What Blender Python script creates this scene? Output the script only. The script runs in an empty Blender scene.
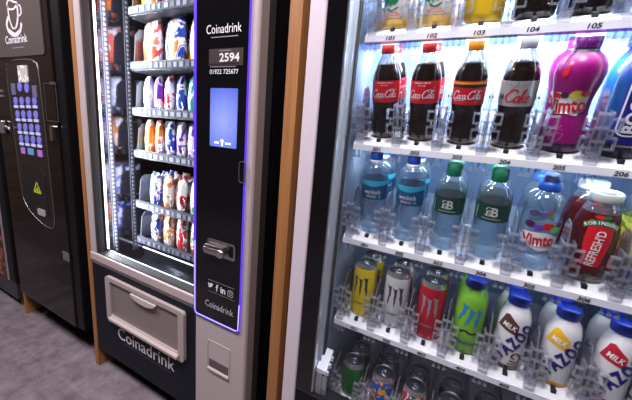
import bpy, bmesh, math, random
from mathutils import Vector, Matrix
random.seed(7)
C = bpy.context.scene.collection
SC = bpy.context.scene
H = 1.1734          # eye height
D = 0.685           # distance of the machine faces
PI = math.pi

# ------------------------------------------------------------------ materials
MATS = {}
def mat(name, col, rough=0.5, metal=0.0, emit=None, es=0.0, coat=0.0, noise=0.0, nscale=40.0, bump=0.0, spec=0.5, trans=0.0):
    if name in MATS: return MATS[name]
    m = bpy.data.materials.new(name); m.use_nodes = True
    nt = m.node_tree; b = nt.nodes['Principled BSDF']
    b.inputs['Base Color'].default_value = (*col, 1); b.inputs['Roughness'].default_value = rough
    b.inputs['Metallic'].default_value = metal; b.inputs['Specular IOR Level'].default_value = spec
    if coat: b.inputs['Coat Weight'].default_value = coat; b.inputs['Coat Roughness'].default_value = 0.05
    if emit: b.inputs['Emission Color'].default_value = (*emit, 1); b.inputs['Emission Strength'].default_value = es
    if noise or bump:
        tc = nt.nodes.new('ShaderNodeTexCoord'); n = nt.nodes.new('ShaderNodeTexNoise')
        n.inputs['Scale'].default_value = nscale; n.inputs['Detail'].default_value = 4
        nt.links.new(tc.outputs['Object'], n.inputs['Vector'])
        if noise:
            r = nt.nodes.new('ShaderNodeMix'); r.data_type = 'RGBA'
            r.inputs['A'].default_value = (*[max(0, c*(1-noise)) for c in col], 1)
            r.inputs['B'].default_value = (*[min(1, c*(1+noise)) for c in col], 1)
            nt.links.new(n.outputs['Fac'], r.inputs['Factor']); nt.links.new(r.outputs['Result'], b.inputs['Base Color'])
        if bump:
            bp = nt.nodes.new('ShaderNodeBump'); bp.inputs['Strength'].default_value = bump; bp.inputs['Distance'].default_value = 0.002
            nt.links.new(n.outputs['Fac'], bp.inputs['Height']); nt.links.new(bp.outputs['Normal'], b.inputs['Normal'])
    MATS[name] = m; return m

def clear(name, tint=(0.95, 0.97, 1), body=0.1, bodycol=(0.8, 0.85, 0.95), gloss=0.9, rough=0.03, f0=0.05, edge=0.6, power=2.5, rim=None):
    """see-through plastic: tinted transparency, a little milky body, more reflection towards grazing angles"""
    if name in MATS: return MATS[name]
    m = bpy.data.materials.new(name); m.use_nodes = True
    nt = m.node_tree; nt.nodes.clear(); N = nt.nodes.new; L = nt.links.new
    out = N('ShaderNodeOutputMaterial'); tr = N('ShaderNodeBsdfTransparent'); tr.inputs[0].default_value = (*tint, 1)
    if rim:
        lr = N('ShaderNodeLayerWeight'); lr.inputs['Blend'].default_value = 0.5; pm = N('ShaderNodeMath'); pm.operation = 'POWER'; pm.inputs[1].default_value = 1.7
        mc = N('ShaderNodeMix'); mc.data_type = 'RGBA'; mc.inputs['A'].default_value = (*tint, 1); mc.inputs['B'].default_value = (*rim, 1)
        L(lr.outputs['Facing'], pm.inputs[0]); L(pm.outputs[0], mc.inputs['Factor']); L(mc.outputs['Result'], tr.inputs[0])
    df = N('ShaderNodeBsdfDiffuse'); df.inputs[0].default_value = (*bodycol, 1)
    tl = N('ShaderNodeBsdfTranslucent'); tl.inputs[0].default_value = (*bodycol, 1)
    dd = N('ShaderNodeMixShader'); dd.inputs[0].default_value = 0.5; L(df.outputs[0], dd.inputs[1]); L(tl.outputs[0], dd.inputs[2])
    m1 = N('ShaderNodeMixShader'); m1.inputs[0].default_value = body; L(tr.outputs[0], m1.inputs[1]); L(dd.outputs[0], m1.inputs[2])
    gl = N('ShaderNodeBsdfGlossy'); gl.inputs['Color'].default_value = (gloss, gloss, gloss, 1); gl.inputs['Roughness'].default_value = rough
    lw = N('ShaderNodeLayerWeight'); lw.inputs['Blend'].default_value = 0.5
    pw = N('ShaderNodeMath'); pw.operation = 'POWER'; pw.inputs[1].default_value = power; L(lw.outputs['Facing'], pw.inputs[0])
    ml = N('ShaderNodeMath'); ml.operation = 'MULTIPLY_ADD'; ml.inputs[1].default_value = edge; ml.inputs[2].default_value = f0; L(pw.outputs[0], ml.inputs[0])
    m2 = N('ShaderNodeMixShader'); L(ml.outputs[0], m2.inputs[0]); L(m1.outputs[0], m2.inputs[1]); L(gl.outputs[0], m2.inputs[2])
    L(m2.outputs[0], out.inputs[0]); MATS[name] = m; return m

def blotch(name, cols, scale=30.0, rough=0.3, seed=0.0, stretch=(1, 1, 1)):
    """printed wrapper: patches of several inks"""
    if name in MATS: return MATS[name]
    m = mat(name, cols[0], rough, coat=0.3); nt = m.node_tree; b = nt.nodes['Principled BSDF']; N = nt.nodes.new; L = nt.links.new
    tc = N('ShaderNodeTexCoord'); mp = N('ShaderNodeMapping'); mp.inputs['Location'].default_value = (seed, seed*1.7, seed*0.6); mp.inputs['Scale'].default_value = stretch
    n = N('ShaderNodeTexNoise'); n.inputs['Scale'].default_value = scale; n.inputs['Detail'].default_value = 1.5; n.inputs['Distortion'].default_value = 0.8
    cr = N('ShaderNodeValToRGB'); cr.color_ramp.interpolation = 'CONSTANT'
    L(tc.outputs['Object'], mp.inputs[0]); L(mp.outputs[0], n.inputs['Vector']); L(n.outputs['Fac'], cr.inputs[0]); L(cr.outputs[0], b.inputs['Base Color'])
    el = cr.color_ramp.elements
    pos = [0.0] + [0.38 + 0.26*i/max(1, len(cols)-1) for i in range(1, len(cols))]
    el[0].color = (*cols[0], 1); el[0].position = 0
    el[1].color = (*cols[1], 1); el[1].position = pos[1]
    for i in range(2, len(cols)):
        e = el.new(pos[i]); e.color = (*cols[i], 1)
    return m

# ------------------------------------------------------------------ mesh builder
class MB:
    def __init__(s): s.v = []; s.f = []; s.m = []; s.smooth = []
    def add(s, vs, fs, mi=0, sm=False):
        o = len(s.v); s.v += [tuple(p) for p in vs]
        for f in fs: s.f.append(tuple(i+o for i in f)); s.m.append(mi); s.smooth.append(sm)
        return s
    def box(s, x0, x1, y0, y1, z0, z1, mi=0):
        vs = [(x, y, z) for x in (x0, x1) for y in (y0, y1) for z in (z0, z1)]
        return s.add(vs, [(0,1,3,2),(4,6,7,5),(0,4,5,1),(2,3,7,6),(0,2,6,4),(1,5,7,3)], mi)
    def bbox(s, x0, x1, y0, y1, z0, z1, b=0.003, mi=0, seg=2):
        bm = bmesh.new(); bmesh.ops.create_cube(bm, size=1)
        for v in bm.verts: v.co = Vector(((x0+x1)/2+v.co.x*(x1-x0), (y0+y1)/2+v.co.y*(y1-y0), (z0+z1)/2+v.co.z*(z1-z0)))
        bmesh.ops.bevel(bm, geom=bm.edges[:], offset=b, segments=seg, affect='EDGES', profile=0.5)
        s.bm(bm, mi); return s
    def bm(s, bm, mi=0, sm=False):
        bm.verts.index_update(); vs = [v.co[:] for v in bm.verts]; fs = [[v.index for v in f.verts] for f in bm.faces]
        bm.free(); return s.add(vs, fs, mi, sm)
    def lathe(s, prof, seg=28, mi=0, mfun=None, cap=True):
        o = len(s.v)
        for r, z in prof:
            for k in range(seg):
                a = 2*PI*k/seg; s.v.append((r*math.cos(a), r*math.sin(a), z))
        for i in range(len(prof)-1):
            for k in range(seg):
                k2 = (k+1) % seg
                s.f.append((o+i*seg+k, o+i*seg+k2, o+(i+1)*seg+k2, o+(i+1)*seg+k))
                s.m.append(mfun((prof[i][1]+prof[i+1][1])/2) if mfun else mi); s.smooth.append(True)
        if cap:
            if prof[0][0] > 1e-5: s.f.append(tuple(o+k for k in reversed(range(seg)))); s.m.append(mfun(prof[0][1]) if mfun else mi); s.smooth.append(False)
            if prof[-1][0] > 1e-5: s.f.append(tuple(o+(len(prof)-1)*seg+k for k in range(seg))); s.m.append(mfun(prof[-1][1]) if mfun else mi); s.smooth.append(False)
        return s
    def tube(s, pts, r=0.002, seg=6, mi=0, closed=False):
        o = len(s.v); n = len(pts); pts = [Vector(p) for p in pts]
        for i, p in enumerate(pts):
            a = pts[(i-1) % n] if (closed or i > 0) else p; b = pts[(i+1) % n] if (closed or i < n-1) else p
            t = (b-a).normalized(); u = t.cross(Vector((0.13, 0.21, 0.97)))
            if u.length < 1e-3: u = t.cross(Vector((1, 0, 0)))
            u.normalize(); w = t.cross(u)
            for k in range(seg):
                an = 2*PI*k/seg; s.v.append(tuple(p+r*(math.cos(an)*u+math.sin(an)*w)))
        for i in range(n if closed else n-1):
            for k in range(seg):
                j = (i+1) % n; k2 = (k+1) % seg
                s.f.append((o+i*seg+k, o+i*seg+k2, o+j*seg+k2, o+j*seg+k)); s.m.append(mi); s.smooth.append(True)
        if not closed:
            s.f.append(tuple(o+k for k in reversed(range(seg)))); s.f.append(tuple(o+(n-1)*seg+k for k in range(seg))); s.m += [mi, mi]; s.smooth += [False, False]
        return s
    def prism_x(s, yz, x0, x1, mi=0):
        n = len(yz); vs = [(x0, y, z) for y, z in yz]+[(x1, y, z) for y, z in yz]
        return s.add(vs, [tuple(reversed(range(n))), tuple(range(n, 2*n))]+[(i, (i+1) % n, n+(i+1) % n, n+i) for i in range(n)], mi)
    def prism_y(s, xz, y0, y1, mi=0):
        n = len(xz); vs = [(x, y0, z) for x, z in xz]+[(x, y1, z) for x, z in xz]
        return s.add(vs, [tuple(range(n)), tuple(reversed(range(n, 2*n)))]+[(i, n+i, n+(i+1) % n, (i+1) % n) for i in range(n)], mi)
    def build(s, name, mats, parent=None, off=(0, 0, 0)):
        me = bpy.data.meshes.new(name)
        me.from_pydata([(x-off[0], y-off[1], z-off[2]) for x, y, z in s.v], [], s.f)
        if not isinstance(mats, (list, tuple)): mats = [mats]
        for m in mats: me.materials.append(m)
        me.polygons.foreach_set('material_index', s.m); me.polygons.foreach_set('use_smooth', s.smooth)
        bm = bmesh.new(); bm.from_mesh(me); bmesh.ops.recalc_face_normals(bm, faces=bm.faces[:]) if s.closed() else None; bm.to_mesh(me); bm.free()
        me.update(); o = bpy.data.objects.new(name, me); C.objects.link(o)
        if parent: o.parent = parent
        return o
    flat = False
    def closed(s): return not s.flat

def rrect(x0, x1, z0, z1, r, n=5):
    pts = []
    for cx, cz, a0 in ((x1-r, z0+r, -90), (x1-r, z1-r, 0), (x0+r, z1-r, 90), (x0+r, z0+r, 180)):
        for k in range(n+1):
            a = math.radians(a0+90*k/n); pts.append((cx+r*math.cos(a), cz+r*math.sin(a)))
    return pts
def ring_y(mb, outer, inner, y0, y1, mi=0):
    """frame between two loops of equal length, extruded along y"""
    n = len(outer)
    vs = [(x, y0, z) for x, z in outer]+[(x, y0, z) for x, z in inner]+[(x, y1, z) for x, z in outer]+[(x, y1, z) for x, z in inner]
    fs = []
    for i in range(n):
        j = (i+1) % n
        fs += [(i, j, n+j, n+i), (2*n+i, 3*n+i, 3*n+j, 2*n+j), (i, 2*n+i, 2*n+j, j), (n+i, n+j, 3*n+j, 3*n+i)]
    mb.add(vs, fs, mi)

# ------------------------------------------------------------------ objects
def thing(name, label, cat, loc=(0, 0, 0), group=None):
    o = bpy.data.objects.new(name, None); C.objects.link(o); o.location = loc; o.empty_display_size = 0.05
    o['label'] = label; o['category'] = cat
    if group: o['group'] = group
    return o
def tag(o, label, cat, group=None):
    o['label'] = label; o['category'] = cat
    if group: o['group'] = group
    return o
def structure(o): o['kind'] = 'structure'; return o
def dup(root, label, group=None):
    r = root.copy(); C.objects.link(r); r['label'] = label
    if group: r['group'] = group
    for ch in list(root.children):
        c = ch.copy(); C.objects.link(c); c.parent = r
        for g in list(ch.children):
            d = g.copy(); C.objects.link(d); d.parent = c
    return r

# ------------------------------------------------------------------ flat artwork (u right, v up)
def text_art(s, w=None, h=None, bold=0.0, shear=0.0, spacing=1.0):
    cu = bpy.data.curves.new('t', 'FONT'); cu.body = s; cu.size = 1; cu.offset = bold; cu.shear = shear; cu.resolution_u = 3; cu.space_character = spacing
    ob = bpy.data.objects.new('t', cu); C.objects.link(ob)
    dg = bpy.context.evaluated_depsgraph_get(); me = bpy.data.meshes.new_from_object(ob.evaluated_get(dg))
    vs = [[v.co.x, v.co.y] for v in me.vertices]; fs = [tuple(p.vertices) for p in me.polygons]
    bpy.data.objects.remove(ob); bpy.data.curves.remove(cu); bpy.data.meshes.remove(me)
    x0 = min(v[0] for v in vs); x1 = max(v[0] for v in vs); y0 = min(v[1] for v in vs); y1 = max(v[1] for v in vs)
    sx = w/(x1-x0) if w else None; sy = h/(y1-y0) if h else None
    if sx is None: sx = sy
    if sy is None: sy = sx
    return [((x-(x0+x1)/2)*sx, (y-(y0+y1)/2)*sy) for x, y in vs], fs
def smooth_pts(p, n=8, closed=False):
    out = []; m = len(p)
    for i in range(m if closed else m-1):
        if closed: a, b, c, d = p[(i-1) % m], p[i], p[(i+1) % m], p[(i+2) % m]
        else: a, b, c, d = p[max(0, i-1)], p[i], p[i+1], p[min(m-1, i+2)]
        for k in range(n):
            t = k/n
            out.append(tuple(0.5*((2*b[q])+(c[q]-a[q])*t+(2*a[q]-5*b[q]+4*c[q]-d[q])*t*t+(3*b[q]-a[q]-3*c[q]+d[q])*t**3) for q in range(2)))
    if not closed: out.append(tuple(p[-1][:2]))
    return out
def stroke_art(strokes, w, n=6, taper=True):
    """strokes: list of point lists; ribbons w wide"""
    vs = []; fs = []
    for st in strokes:
        ww = w
        if isinstance(st, tuple): st, ww = st[0], st[1]
        cl = len(st) > 2 and st[0] == st[-1]
        p = smooth_pts(st[:-1] if cl else st, n, cl) if len(st) > 2 else [tuple(a) for a in st]
        N = len(p); o = len(vs)
        for i in range(N):
            a = p[(i-1) % N] if (cl or i) else p[i]; b = p[(i+1) % N] if (cl or i < N-1) else p[i]
            tx, ty = b[0]-a[0], b[1]-a[1]; l = math.hypot(tx, ty) or 1
            nx, ny = -ty/l, tx/l
            # broad-nib variation
            k = ww*(0.55+0.45*abs(ty/l)) if taper else ww
            vs += [(p[i][0]+nx*k/2, p[i][1]+ny*k/2), (p[i][0]-nx*k/2, p[i][1]-ny*k/2)]
        for i in range(N if cl else N-1):
            j = (i+1) % N; fs.append((o+2*i, o+2*j, o+2*j+1, o+2*i+1))
    return vs, fs
def poly_art(*polys):
    vs = []; fs = []
    for p in polys: o = len(vs); vs += list(p); fs.append(tuple(range(o, o+len(p))))
    return vs, fs
def ell(cx, cy, rx, ry, n=20, a0=0, a1=360): return [(cx+rx*math.cos(math.radians(a0+(a1-a0)*k/n)), cy+ry*math.sin(math.radians(a0+(a1-a0)*k/n))) for k in range(n if a1-a0 == 360 else n+1)]
def rect(x0, x1, y0, y1): return [(x0, y0), (x1, y0), (x1, y1), (x0, y1)]
def xf(art, dx=0, dy=0, rot=0, sc=1.0, sy=None):
    c, s_ = math.cos(math.radians(rot)), math.sin(math.radians(rot)); sy = sc if sy is None else sy
    return [(dx+c*x*sc-s_*y*sy, dy+s_*x*sc+c*y*sy) for x, y in art[0]], art[1]
def joinart(*arts):
    vs = []; fs = []
    for a in arts: o = len(vs); vs += a[0]; fs += [tuple(i+o for i in f) for f in a[1]]
    return vs, fs
def cut(art, maxlen):
    bm = bmesh.new(); vv = [bm.verts.new((x, y, 0)) for x, y in art[0]]
    for f in art[1]:
        try: bm.faces.new([vv[i] for i in f])
        except ValueError: pass
    bmesh.ops.triangulate(bm, faces=bm.faces[:])
    for _ in range(5):
        long = [e for e in bm.edges if e.calc_length() > maxlen]
        if not long: break
        bmesh.ops.subdivide_edges(bm, edges=long, cuts=1)
        bmesh.ops.triangulate(bm, faces=bm.faces[:])
    bm.verts.index_update(); r = [(v.co.x, v.co.y) for v in bm.verts], [tuple(v.index for v in f.verts) for f in bm.faces]; bm.free(); return r
def pr(prof, z):
    for i in range(len(prof)-1):
        (r0, z0), (r1, z1) = prof[i], prof[i+1]
        if z0 <= z <= z1 and z1 > z0: return r0+(r1-r0)*(z-z0)/(z1-z0)
    return prof[-1][0]
def wrap(mb, art, prof, eps=0.0006, mi=0, yaw=0.0, rref=None):
    """lay artwork on a turned surface"""
    a = cut(art, 0.007); vs = []
    for u, v in a[0]:
        r = pr(prof, v); an = yaw+u/(rref or r); vs.append(((r+eps)*math.sin(an), -(r+eps)*math.cos(an), v))
    mb.flat = True; mb.add(vs, a[1], mi, True); return mb
def flat_art(mb, art, x, y, z, mi=0):
    mb.flat = True; mb.add([(x+u, y, z+v) for u, v in art[0]], art[1], mi); return mb
def fit_art(art, w=None, h=None):
    xs = [p[0] for p in art[0]]; ys = [p[1] for p in art[0]]
    sx = w/(max(xs)-min(xs)) if w else None; sy = h/(max(ys)-min(ys)) if h else None
    sx = sx or sy; sy = sy or sx
    cx, cy = (max(xs)+min(xs))/2, (max(ys)+min(ys))/2
    return [((x-cx)*sx, (y-cy)*sy) for x, y in art[0]], art[1]

# flowing script lettering
def L_C(o): return [(o+0.95, 0.78), (o+0.82, 0.98), (o+0.5, 0.98), (o+0.18, 0.68), (o+0.08, 0.3), (o+0.28, 0.02), (o+0.62, 0.05), (o+0.9, 0.28)]
def L_o(o): return [(o+0.3, 0.52), (o+0.08, 0.38), (o+0.04, 0.14), (o+0.18, 0.0), (o+0.36, 0.12), (o+0.4, 0.38), (o+0.3, 0.52)]
def L_c(o): return [(o+0.4, 0.42), (o+0.28, 0.52), (o+0.08, 0.36), (o+0.05, 0.12), (o+0.18, 0.0), (o+0.42, 0.14)]
def L_a(o): return [L_o(o), [(o+0.42, 0.5), (o+0.38, 0.12), (o+0.5, 0.0), (o+0.62, 0.12)]]
def L_l(o): return [(o+0.02, 0.2), (o+0.28, 0.8), (o+0.26, 1.02), (o+0.16, 0.9), (o+0.1, 0.2), (o+0.2, 0.0), (o+0.34, 0.12)]
def cola_script():
    st = [(L_C(0), 0.17), (L_o(0.86), 0.13), (L_c(1.3), 0.13)] + [(q, 0.13) for q in L_a(1.74)]
    st += [([(2.36, 0.32), (2.56, 0.34)], 0.1)]
    st += [(L_C(2.5), 0.17), (L_o(3.36), 0.13), (L_l(3.76), 0.12)] + [(q, 0.13) for q in L_a(4.06)]
    st += [([(0.62, 0.05), (0.4, -0.22), (0.75, -0.26), (1.5, -0.12), (2.1, -0.2)], 0.09)]
    st += [([(3.2, 0.98), (3.6, 1.12), (4.1, 0.92), (4.5, 1.05)], 0.1)]
    v, f = stroke_art(st, 0.13); return [(x+0.18*y, y) for x, y in v], f
def coke_script():
    st = [(L_C(0), 0.17), (L_o(0.86), 0.14)]
    st += [([(1.32, 0.0), (1.45, 0.6), (1.62, 1.05), (1.46, 0.9), (1.38, 0.3), (1.4, 0.02)], 0.13), ([(1.42, 0.28), (1.74, 0.54)], 0.11), ([(1.5, 0.3), (1.72, 0.02), (1.9, 0.1)], 0.12)]
    st += [([(1.86, 0.24), (2.14, 0.36), (2.04, 0.52), (1.86, 0.34), (1.9, 0.06), (2.08, 0.0), (2.3, 0.16)], 0.13)]
    v, f = stroke_art(st, 0.13); return [(x+0.18*y, y) for x, y in v], f
COLA = cola_script(); COKE = coke_script()
def claw(w, h):
    """three ragged claw strokes"""
    P = []
    for cx, top, bot, s in ((-0.34, 0.5, -0.42, -0.05), (0.0, 0.42, -0.5, 0.0), (0.34, 0.5, -0.40, 0.06)):
        P.append([(cx-0.16, top), (cx+0.02, top-0.06), (cx+0.13, top-0.02), (cx+0.1, 0.18), (cx+0.13, 0.08), (cx+0.08+s, -0.1), (cx+0.1+s, -0.2), (cx+s, bot), (cx-0.02+s, -0.2), (cx-0.05, -0.05), (cx-0.02, 0.05), (cx-0.06, 0.3)])
    return fit_art(poly_art(*P), w, h)

# ================================================================== ROOM
def floor_mat():
    m = mat('floor_vinyl', (0.2, 0.18, 0.2), 0.42); nt = m.node_tree; b = nt.nodes['Principled BSDF']; N = nt.nodes.new; L = nt.links.new
    tc = N('ShaderNodeTexCoord'); mp = N('ShaderNodeMapping'); mp.inputs['Rotation'].default_value = (0, 0, 0); L(tc.outputs['Object'], mp.inputs[0])
    br = N('ShaderNodeTexBrick'); br.inputs['Scale'].default_value = 1.0; br.inputs['Brick Width'].default_value = 0.92; br.inputs['Row Height'].default_value = 0.185
    br.inputs['Mortar Size'].default_value = 0.0018; br.inputs['Color1'].default_value = (0.160, 0.137, 0.150, 1); br.inputs['Color2'].default_value = (0.085, 0.072, 0.081, 1); br.inputs['Mortar'].default_value = (0.16, 0.142, 0.154, 1)
    br.offset = 0.37; L(mp.outputs[0], br.inputs['Vector'])
    n1 = N('ShaderNodeTexNoise'); n1.inputs['Scale'].default_value = 11; n1.inputs['Detail'].default_value = 12; n1.inputs['Roughness'].default_value = 0.78; L(mp.outputs[0], n1.inputs['Vector'])
    cr = N('ShaderNodeValToRGB'); cr.color_ramp.elements[0].position = 0.3; cr.color_ramp.elements[0].color = (0.42, 0.41, 0.43, 1); cr.color_ramp.elements[1].position = 0.7; cr.color_ramp.elements[1].color = (1.6, 1.57, 1.6, 1)
    L(n1.outputs['Fac'], cr.inputs[0])
    mx = N('ShaderNodeMix'); mx.data_type = 'RGBA'; mx.blend_type = 'MULTIPLY'; mx.inputs['Factor'].default_value = 1; L(br.outputs['Color'], mx.inputs['A']); L(cr.outputs[0], mx.inputs['B'])
    L(mx.outputs['Result'], b.inputs['Base Color'])
    bp = N('ShaderNodeBump'); bp.inputs['Strength'].default_value = 0.15; bp.inputs['Distance'].default_value = 0.002; L(n1.outputs['Fac'], bp.inputs['Height']); L(bp.outputs['Normal'], b.inputs['Normal'])
    return m
def wood_mat(name, c1, c2, axis='Z', scale=1.0, rough=0.5):
    m = mat(name, c1, rough); nt = m.node_tree; b = nt.nodes['Principled BSDF']; N = nt.nodes.new; L = nt.links.new
    tc = N('ShaderNodeTexCoord'); mp = N('ShaderNodeMapping')
    mp.inputs['Scale'].default_value = {'Z': (160*scale, 90*scale, 2.2*scale), 'X': (2*scale, 60*scale, 60*scale), 'Y': (60*scale, 2*scale, 60*scale)}[axis]
    n = N('ShaderNodeTexNoise'); n.inputs['Scale'].default_value = 1; n.inputs['Detail'].default_value = 5; n.inputs['Distortion'].default_value = 0.4
    cr = N('ShaderNodeValToRGB'); cr.color_ramp.elements[0].position = 0.3; cr.color_ramp.elements[0].color = (*c2, 1); cr.color_ramp.elements[1].position = 0.68; cr.color_ramp.elements[1].color = (*c1, 1)
    L(tc.outputs['Object'], mp.inputs[0]); L(mp.outputs[0], n.inputs['Vector']); L(n.outputs['Fac'], cr.inputs[0]); L(cr.outputs[0], b.inputs['Base Color'])
    return m
oak = wood_mat('oak_veneer', (0.36, 0.165, 0.052), (0.24, 0.10, 0.028))
plank = wood_mat('wall_planks', (0.20, 0.14, 0.10), (0.10, 0.065, 0.045), 'Y', 0.5, 0.6)
RX0, RX1, RY0, RY1, RZ = -4.2, 2.6, -2.6, 1.62, 2.7
structure(MB().box(RX0, RX1, RY0, RY1, -0.1, 0).build('floor', floor_mat()))
structure(MB().box(RX0, RX1, RY0, RY1, RZ, RZ+0.1).build('ceiling', mat('ceiling_paint', (0.16, 0.155, 0.165), 0.9, noise=0.04)))
wallm = mat('wall_paint', (0.10, 0.095, 0.10), 0.8, noise=0.06, nscale=5)
structure(MB().box(RX0, RX1, RY1, RY1+0.1, 0, RZ).build('wall_back', mat('alcove_black', (0.012, 0.012, 0.013), 0.7, noise=0.2)))
structure(MB().box(RX0, RX1, RY0-0.1, RY0, 0, RZ).build('wall_front', wallm))
wl = MB()
for i in range(15):
    z0 = i*0.18; wl.box(RX0-0.1, RX0, RY0, RY1, z0+0.004, z0+0.176)
wl.box(RX0-0.1, RX0-0.008, RY0, RY1, 0, RZ)
structure(wl.build('wall_left', plank))
structure(MB().box(RX1, RX1+0.1, RY0, RY1, 0, RZ).build('wall_right', wallm))

# oak partitions between the machines
for x0, x1, lab in ((-2.19, -2.168, 'thin oak partition edge showing under the left end of the coffee machine'),
                    (-1.4565, -1.4295, 'tall thin oak partition between the coffee machine and the snack machine'),
                    (-0.459, -0.4225, 'tall oak partition between the snack machine and the drinks fridge')):
    cx = (x0+x1)/2
    p = MB().bbox(x0, x1, D, RY1-0.002, 0.0, 2.3, 0.0015).build('partition_panel', oak, off=(cx, D, 0)); p.location = (cx, D, 0)
    tag(p, lab, 'partition', 'oak partitions between the machines')

# ================================================================== shared materials
black = mat('black_gloss', (0.004, 0.004, 0.005), 0.10, spec=0.5)
blackm = mat('black_satin', (0.006, 0.006, 0.007), 0.4, noise=0.15, spec=0.12)
navy = mat('dark_navy_panel', (0.007, 0.008, 0.016), 0.55, noise=0.1, spec=0.15)
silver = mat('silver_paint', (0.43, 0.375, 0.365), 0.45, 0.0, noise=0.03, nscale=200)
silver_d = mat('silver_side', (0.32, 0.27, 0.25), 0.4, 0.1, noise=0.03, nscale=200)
alu = mat('brushed_aluminium', (0.62, 0.60, 0.66), 0.35, 0.5, noise=0.04, nscale=150)
steel = mat('polished_steel', (0.72, 0.72, 0.74), 0.16, 1.0)
darksteel = mat('dark_steel', (0.05, 0.05, 0.06), 0.45, 0.5)
rubber = mat('rubber', (0.02, 0.02, 0.02), 0.7)
white_ink = mat('white_ink', (0.72, 0.71, 0.74), 0.5)
grey_ink = mat('grey_ink', (0.22, 0.21, 0.23), 0.5)
black_ink = mat('black_ink', (0.012, 0.012, 0.015), 0.5)
glass = clear('window_glass', (0.97, 0.985, 0.985), 0.0, gloss=1, rough=0.0, f0=0.02, edge=0.5, power=4)
led_white = mat('led_white', (1, 1, 1), 0.4, emit=(0.86, 0.9, 1.0), es=6)
led_dim = mat('led_edge', (1, 1, 1), 0.4, emit=(0.75, 0.82, 1.0), es=1.3)
led_purple = mat('led_purple', (0.02, 0.01, 0.05), 0.4, emit=(0.11, 0.035, 1.0), es=0.85)

# ================================================================== SNACK MACHINE
sm = thing('snack_vending_machine', 'silver and black snack vending machine with a glass front and a violet edged control panel', 'vending machine', (-0.97, D, 0))
SO = (-0.97, D, 0)
def sp(mb, name, m, parent=sm): return mb.build(name, m, parent, SO)
X0, X1, XW = -1.428, -0.547, -0.775    # outer left, outer right, end of the window side
TOP = 1.84
mb = MB()
mb.box(X0+0.004, X0+0.05, D+0.06, 1.50, 0.10, TOP)           # left side
mb.box(X1-0.03, X1-0.004, D+0.06, 1.50, 0.10, TOP)
mb.box(X0+0.004, X1-0.004, 1.46, 1.50, 0.10, TOP)
mb.box(X0+0.004, X1-0.004, D+0.06, 1.50, TOP-0.05, TOP)
mb.box(X0+0.004, X1-0.004, D+0.06, 1.50, 0.10, 0.16)
sp(mb, 'cabinet', blackm)
inner = mat('cabinet_lining', (0.13, 0.13, 0.17), 0.10, 0.95, noise=0.1, nscale=12)
sp(MB().box(X0+0.05, X0+0.054, D+0.03, 1.45, 0.50, TOP-0.05), 'side_lining', inner)
sp(MB().box(X0+0.054, X1-0.03, 1.42, 1.455, 0.16, TOP-0.05), 'back_lining', blackm)
mb = MB(); mb.box(X0+0.054, -0.60, D+0.035, 1.42, 0.49, 0.51); mb.prism_x([(D+0.2, 0.51), (D+0.205, 0.555), (D+0.215, 0.56), (D+0.4, 0.512)], X0+0.06, -0.60)
sp(mb, 'delivery_floor', mat('bin_floor', (0.03, 0.032, 0.045), 0.2, 0.6, noise=0.4, nscale=25))
sp(MB().tube([(X0+0.062, D+0.2, 0.562), (-0.62, D+0.2, 0.562)], 0.0035), 'floor_light_rail', led_dim)
# door frame (silver), profile stepped
mb = MB()
mb.bbox(X0, -1.386, D, D+0.035, 0.588, TOP, 0.004)
mb.bbox(X0, XW-0.001, D-0.004, D+0.035, 0.552, 0.588, 0.004)
mb.bbox(X0, XW-0.001, D+0.002, D+0.03, 0.537, 0.553, 0.003)
mb.bbox(X0, XW-0.001, D, D+0.035, TOP-0.05, TOP, 0.004)
sp(mb, 'door_frame', silver)
mb = MB(); mb.box(-1.386, -1.374, D+0.004, D+0.04, 0.588, TOP-0.05); mb.box(-1.374, XW, D+0.004, D+0.038, 0.583, 0.592)
sp(mb, 'window_seal', rubber)
sp(MB().box(-1.386, XW, D+0.008, D+0.014, 0.588, TOP-0.05), 'glass_pane', glass)
sp(MB().box(-1.371, -1.3665, D+0.040, D+0.046, 0.60, TOP-0.06), 'led_strip', led_white)
sp(MB().tube([(-1.36, D+0.045, 0.592), (-0.62, D+0.045, 0.592)], 0.002), 'sill_light', led_dim)
# perforated racks on the side wall
for yy in (D+0.068, D+0.155):
    mb = MB(); mb.box(X0+0.054, X0+0.058, yy, yy+0.022, 0.56, TOP-0.06)
    zz = 0.58
    while zz < TOP-0.08:
        mb.box(X0+0.0575, X0+0.0595, yy+0.007, yy+0.015, zz, zz+0.009, 1); zz += 0.018
    sp(mb, 'perforated_rack', [mat('rack_metal', (0.10, 0.105, 0.13), 0.35, 0.6), mat('rack_slot', (0.40, 0.41, 0.5), 0.5)])
# trays
YT = 0.83
trays = [1.599, 1.397, 1.218, 1.043, 0.819, 0.651]
TX0, TX1 = -1.309, -0.60
strip_m = mat('tray_strip', (0.045, 0.05, 0.075), 0.6, 0.0, spec=0.2)
coil_m = mat('coil_wire', (0.62, 0.63, 0.68), 0.25, 0.9)
def coil(cx, r, y0, y1, zc, turns):
    pts = [(cx+r*math.sin(t*2*PI/14), y0+(y1-y0)*t/(14*turns), zc-r*math.cos(t*2*PI/14)) for t in range(14*turns+1)]
    return MB().tube(pts, 0.0028, 5)
lanes = {0: [(-1.225, 0.058), (-1.09, 0.058), (-0.955, 0.058), (-0.82, 0.058)], 1: [(-1.225, 0.058), (-1.09, 0.058), (-0.955, 0.058), (-0.82, 0.058)]}
for t in range(2, 6): lanes[t] = [(-1.262+0.0665*k, 0.031) for k in range(7)]
for t in (4, 5): lanes[t] = [(-1.230+0.085*k, 0.040) for k in range(5)]
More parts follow.
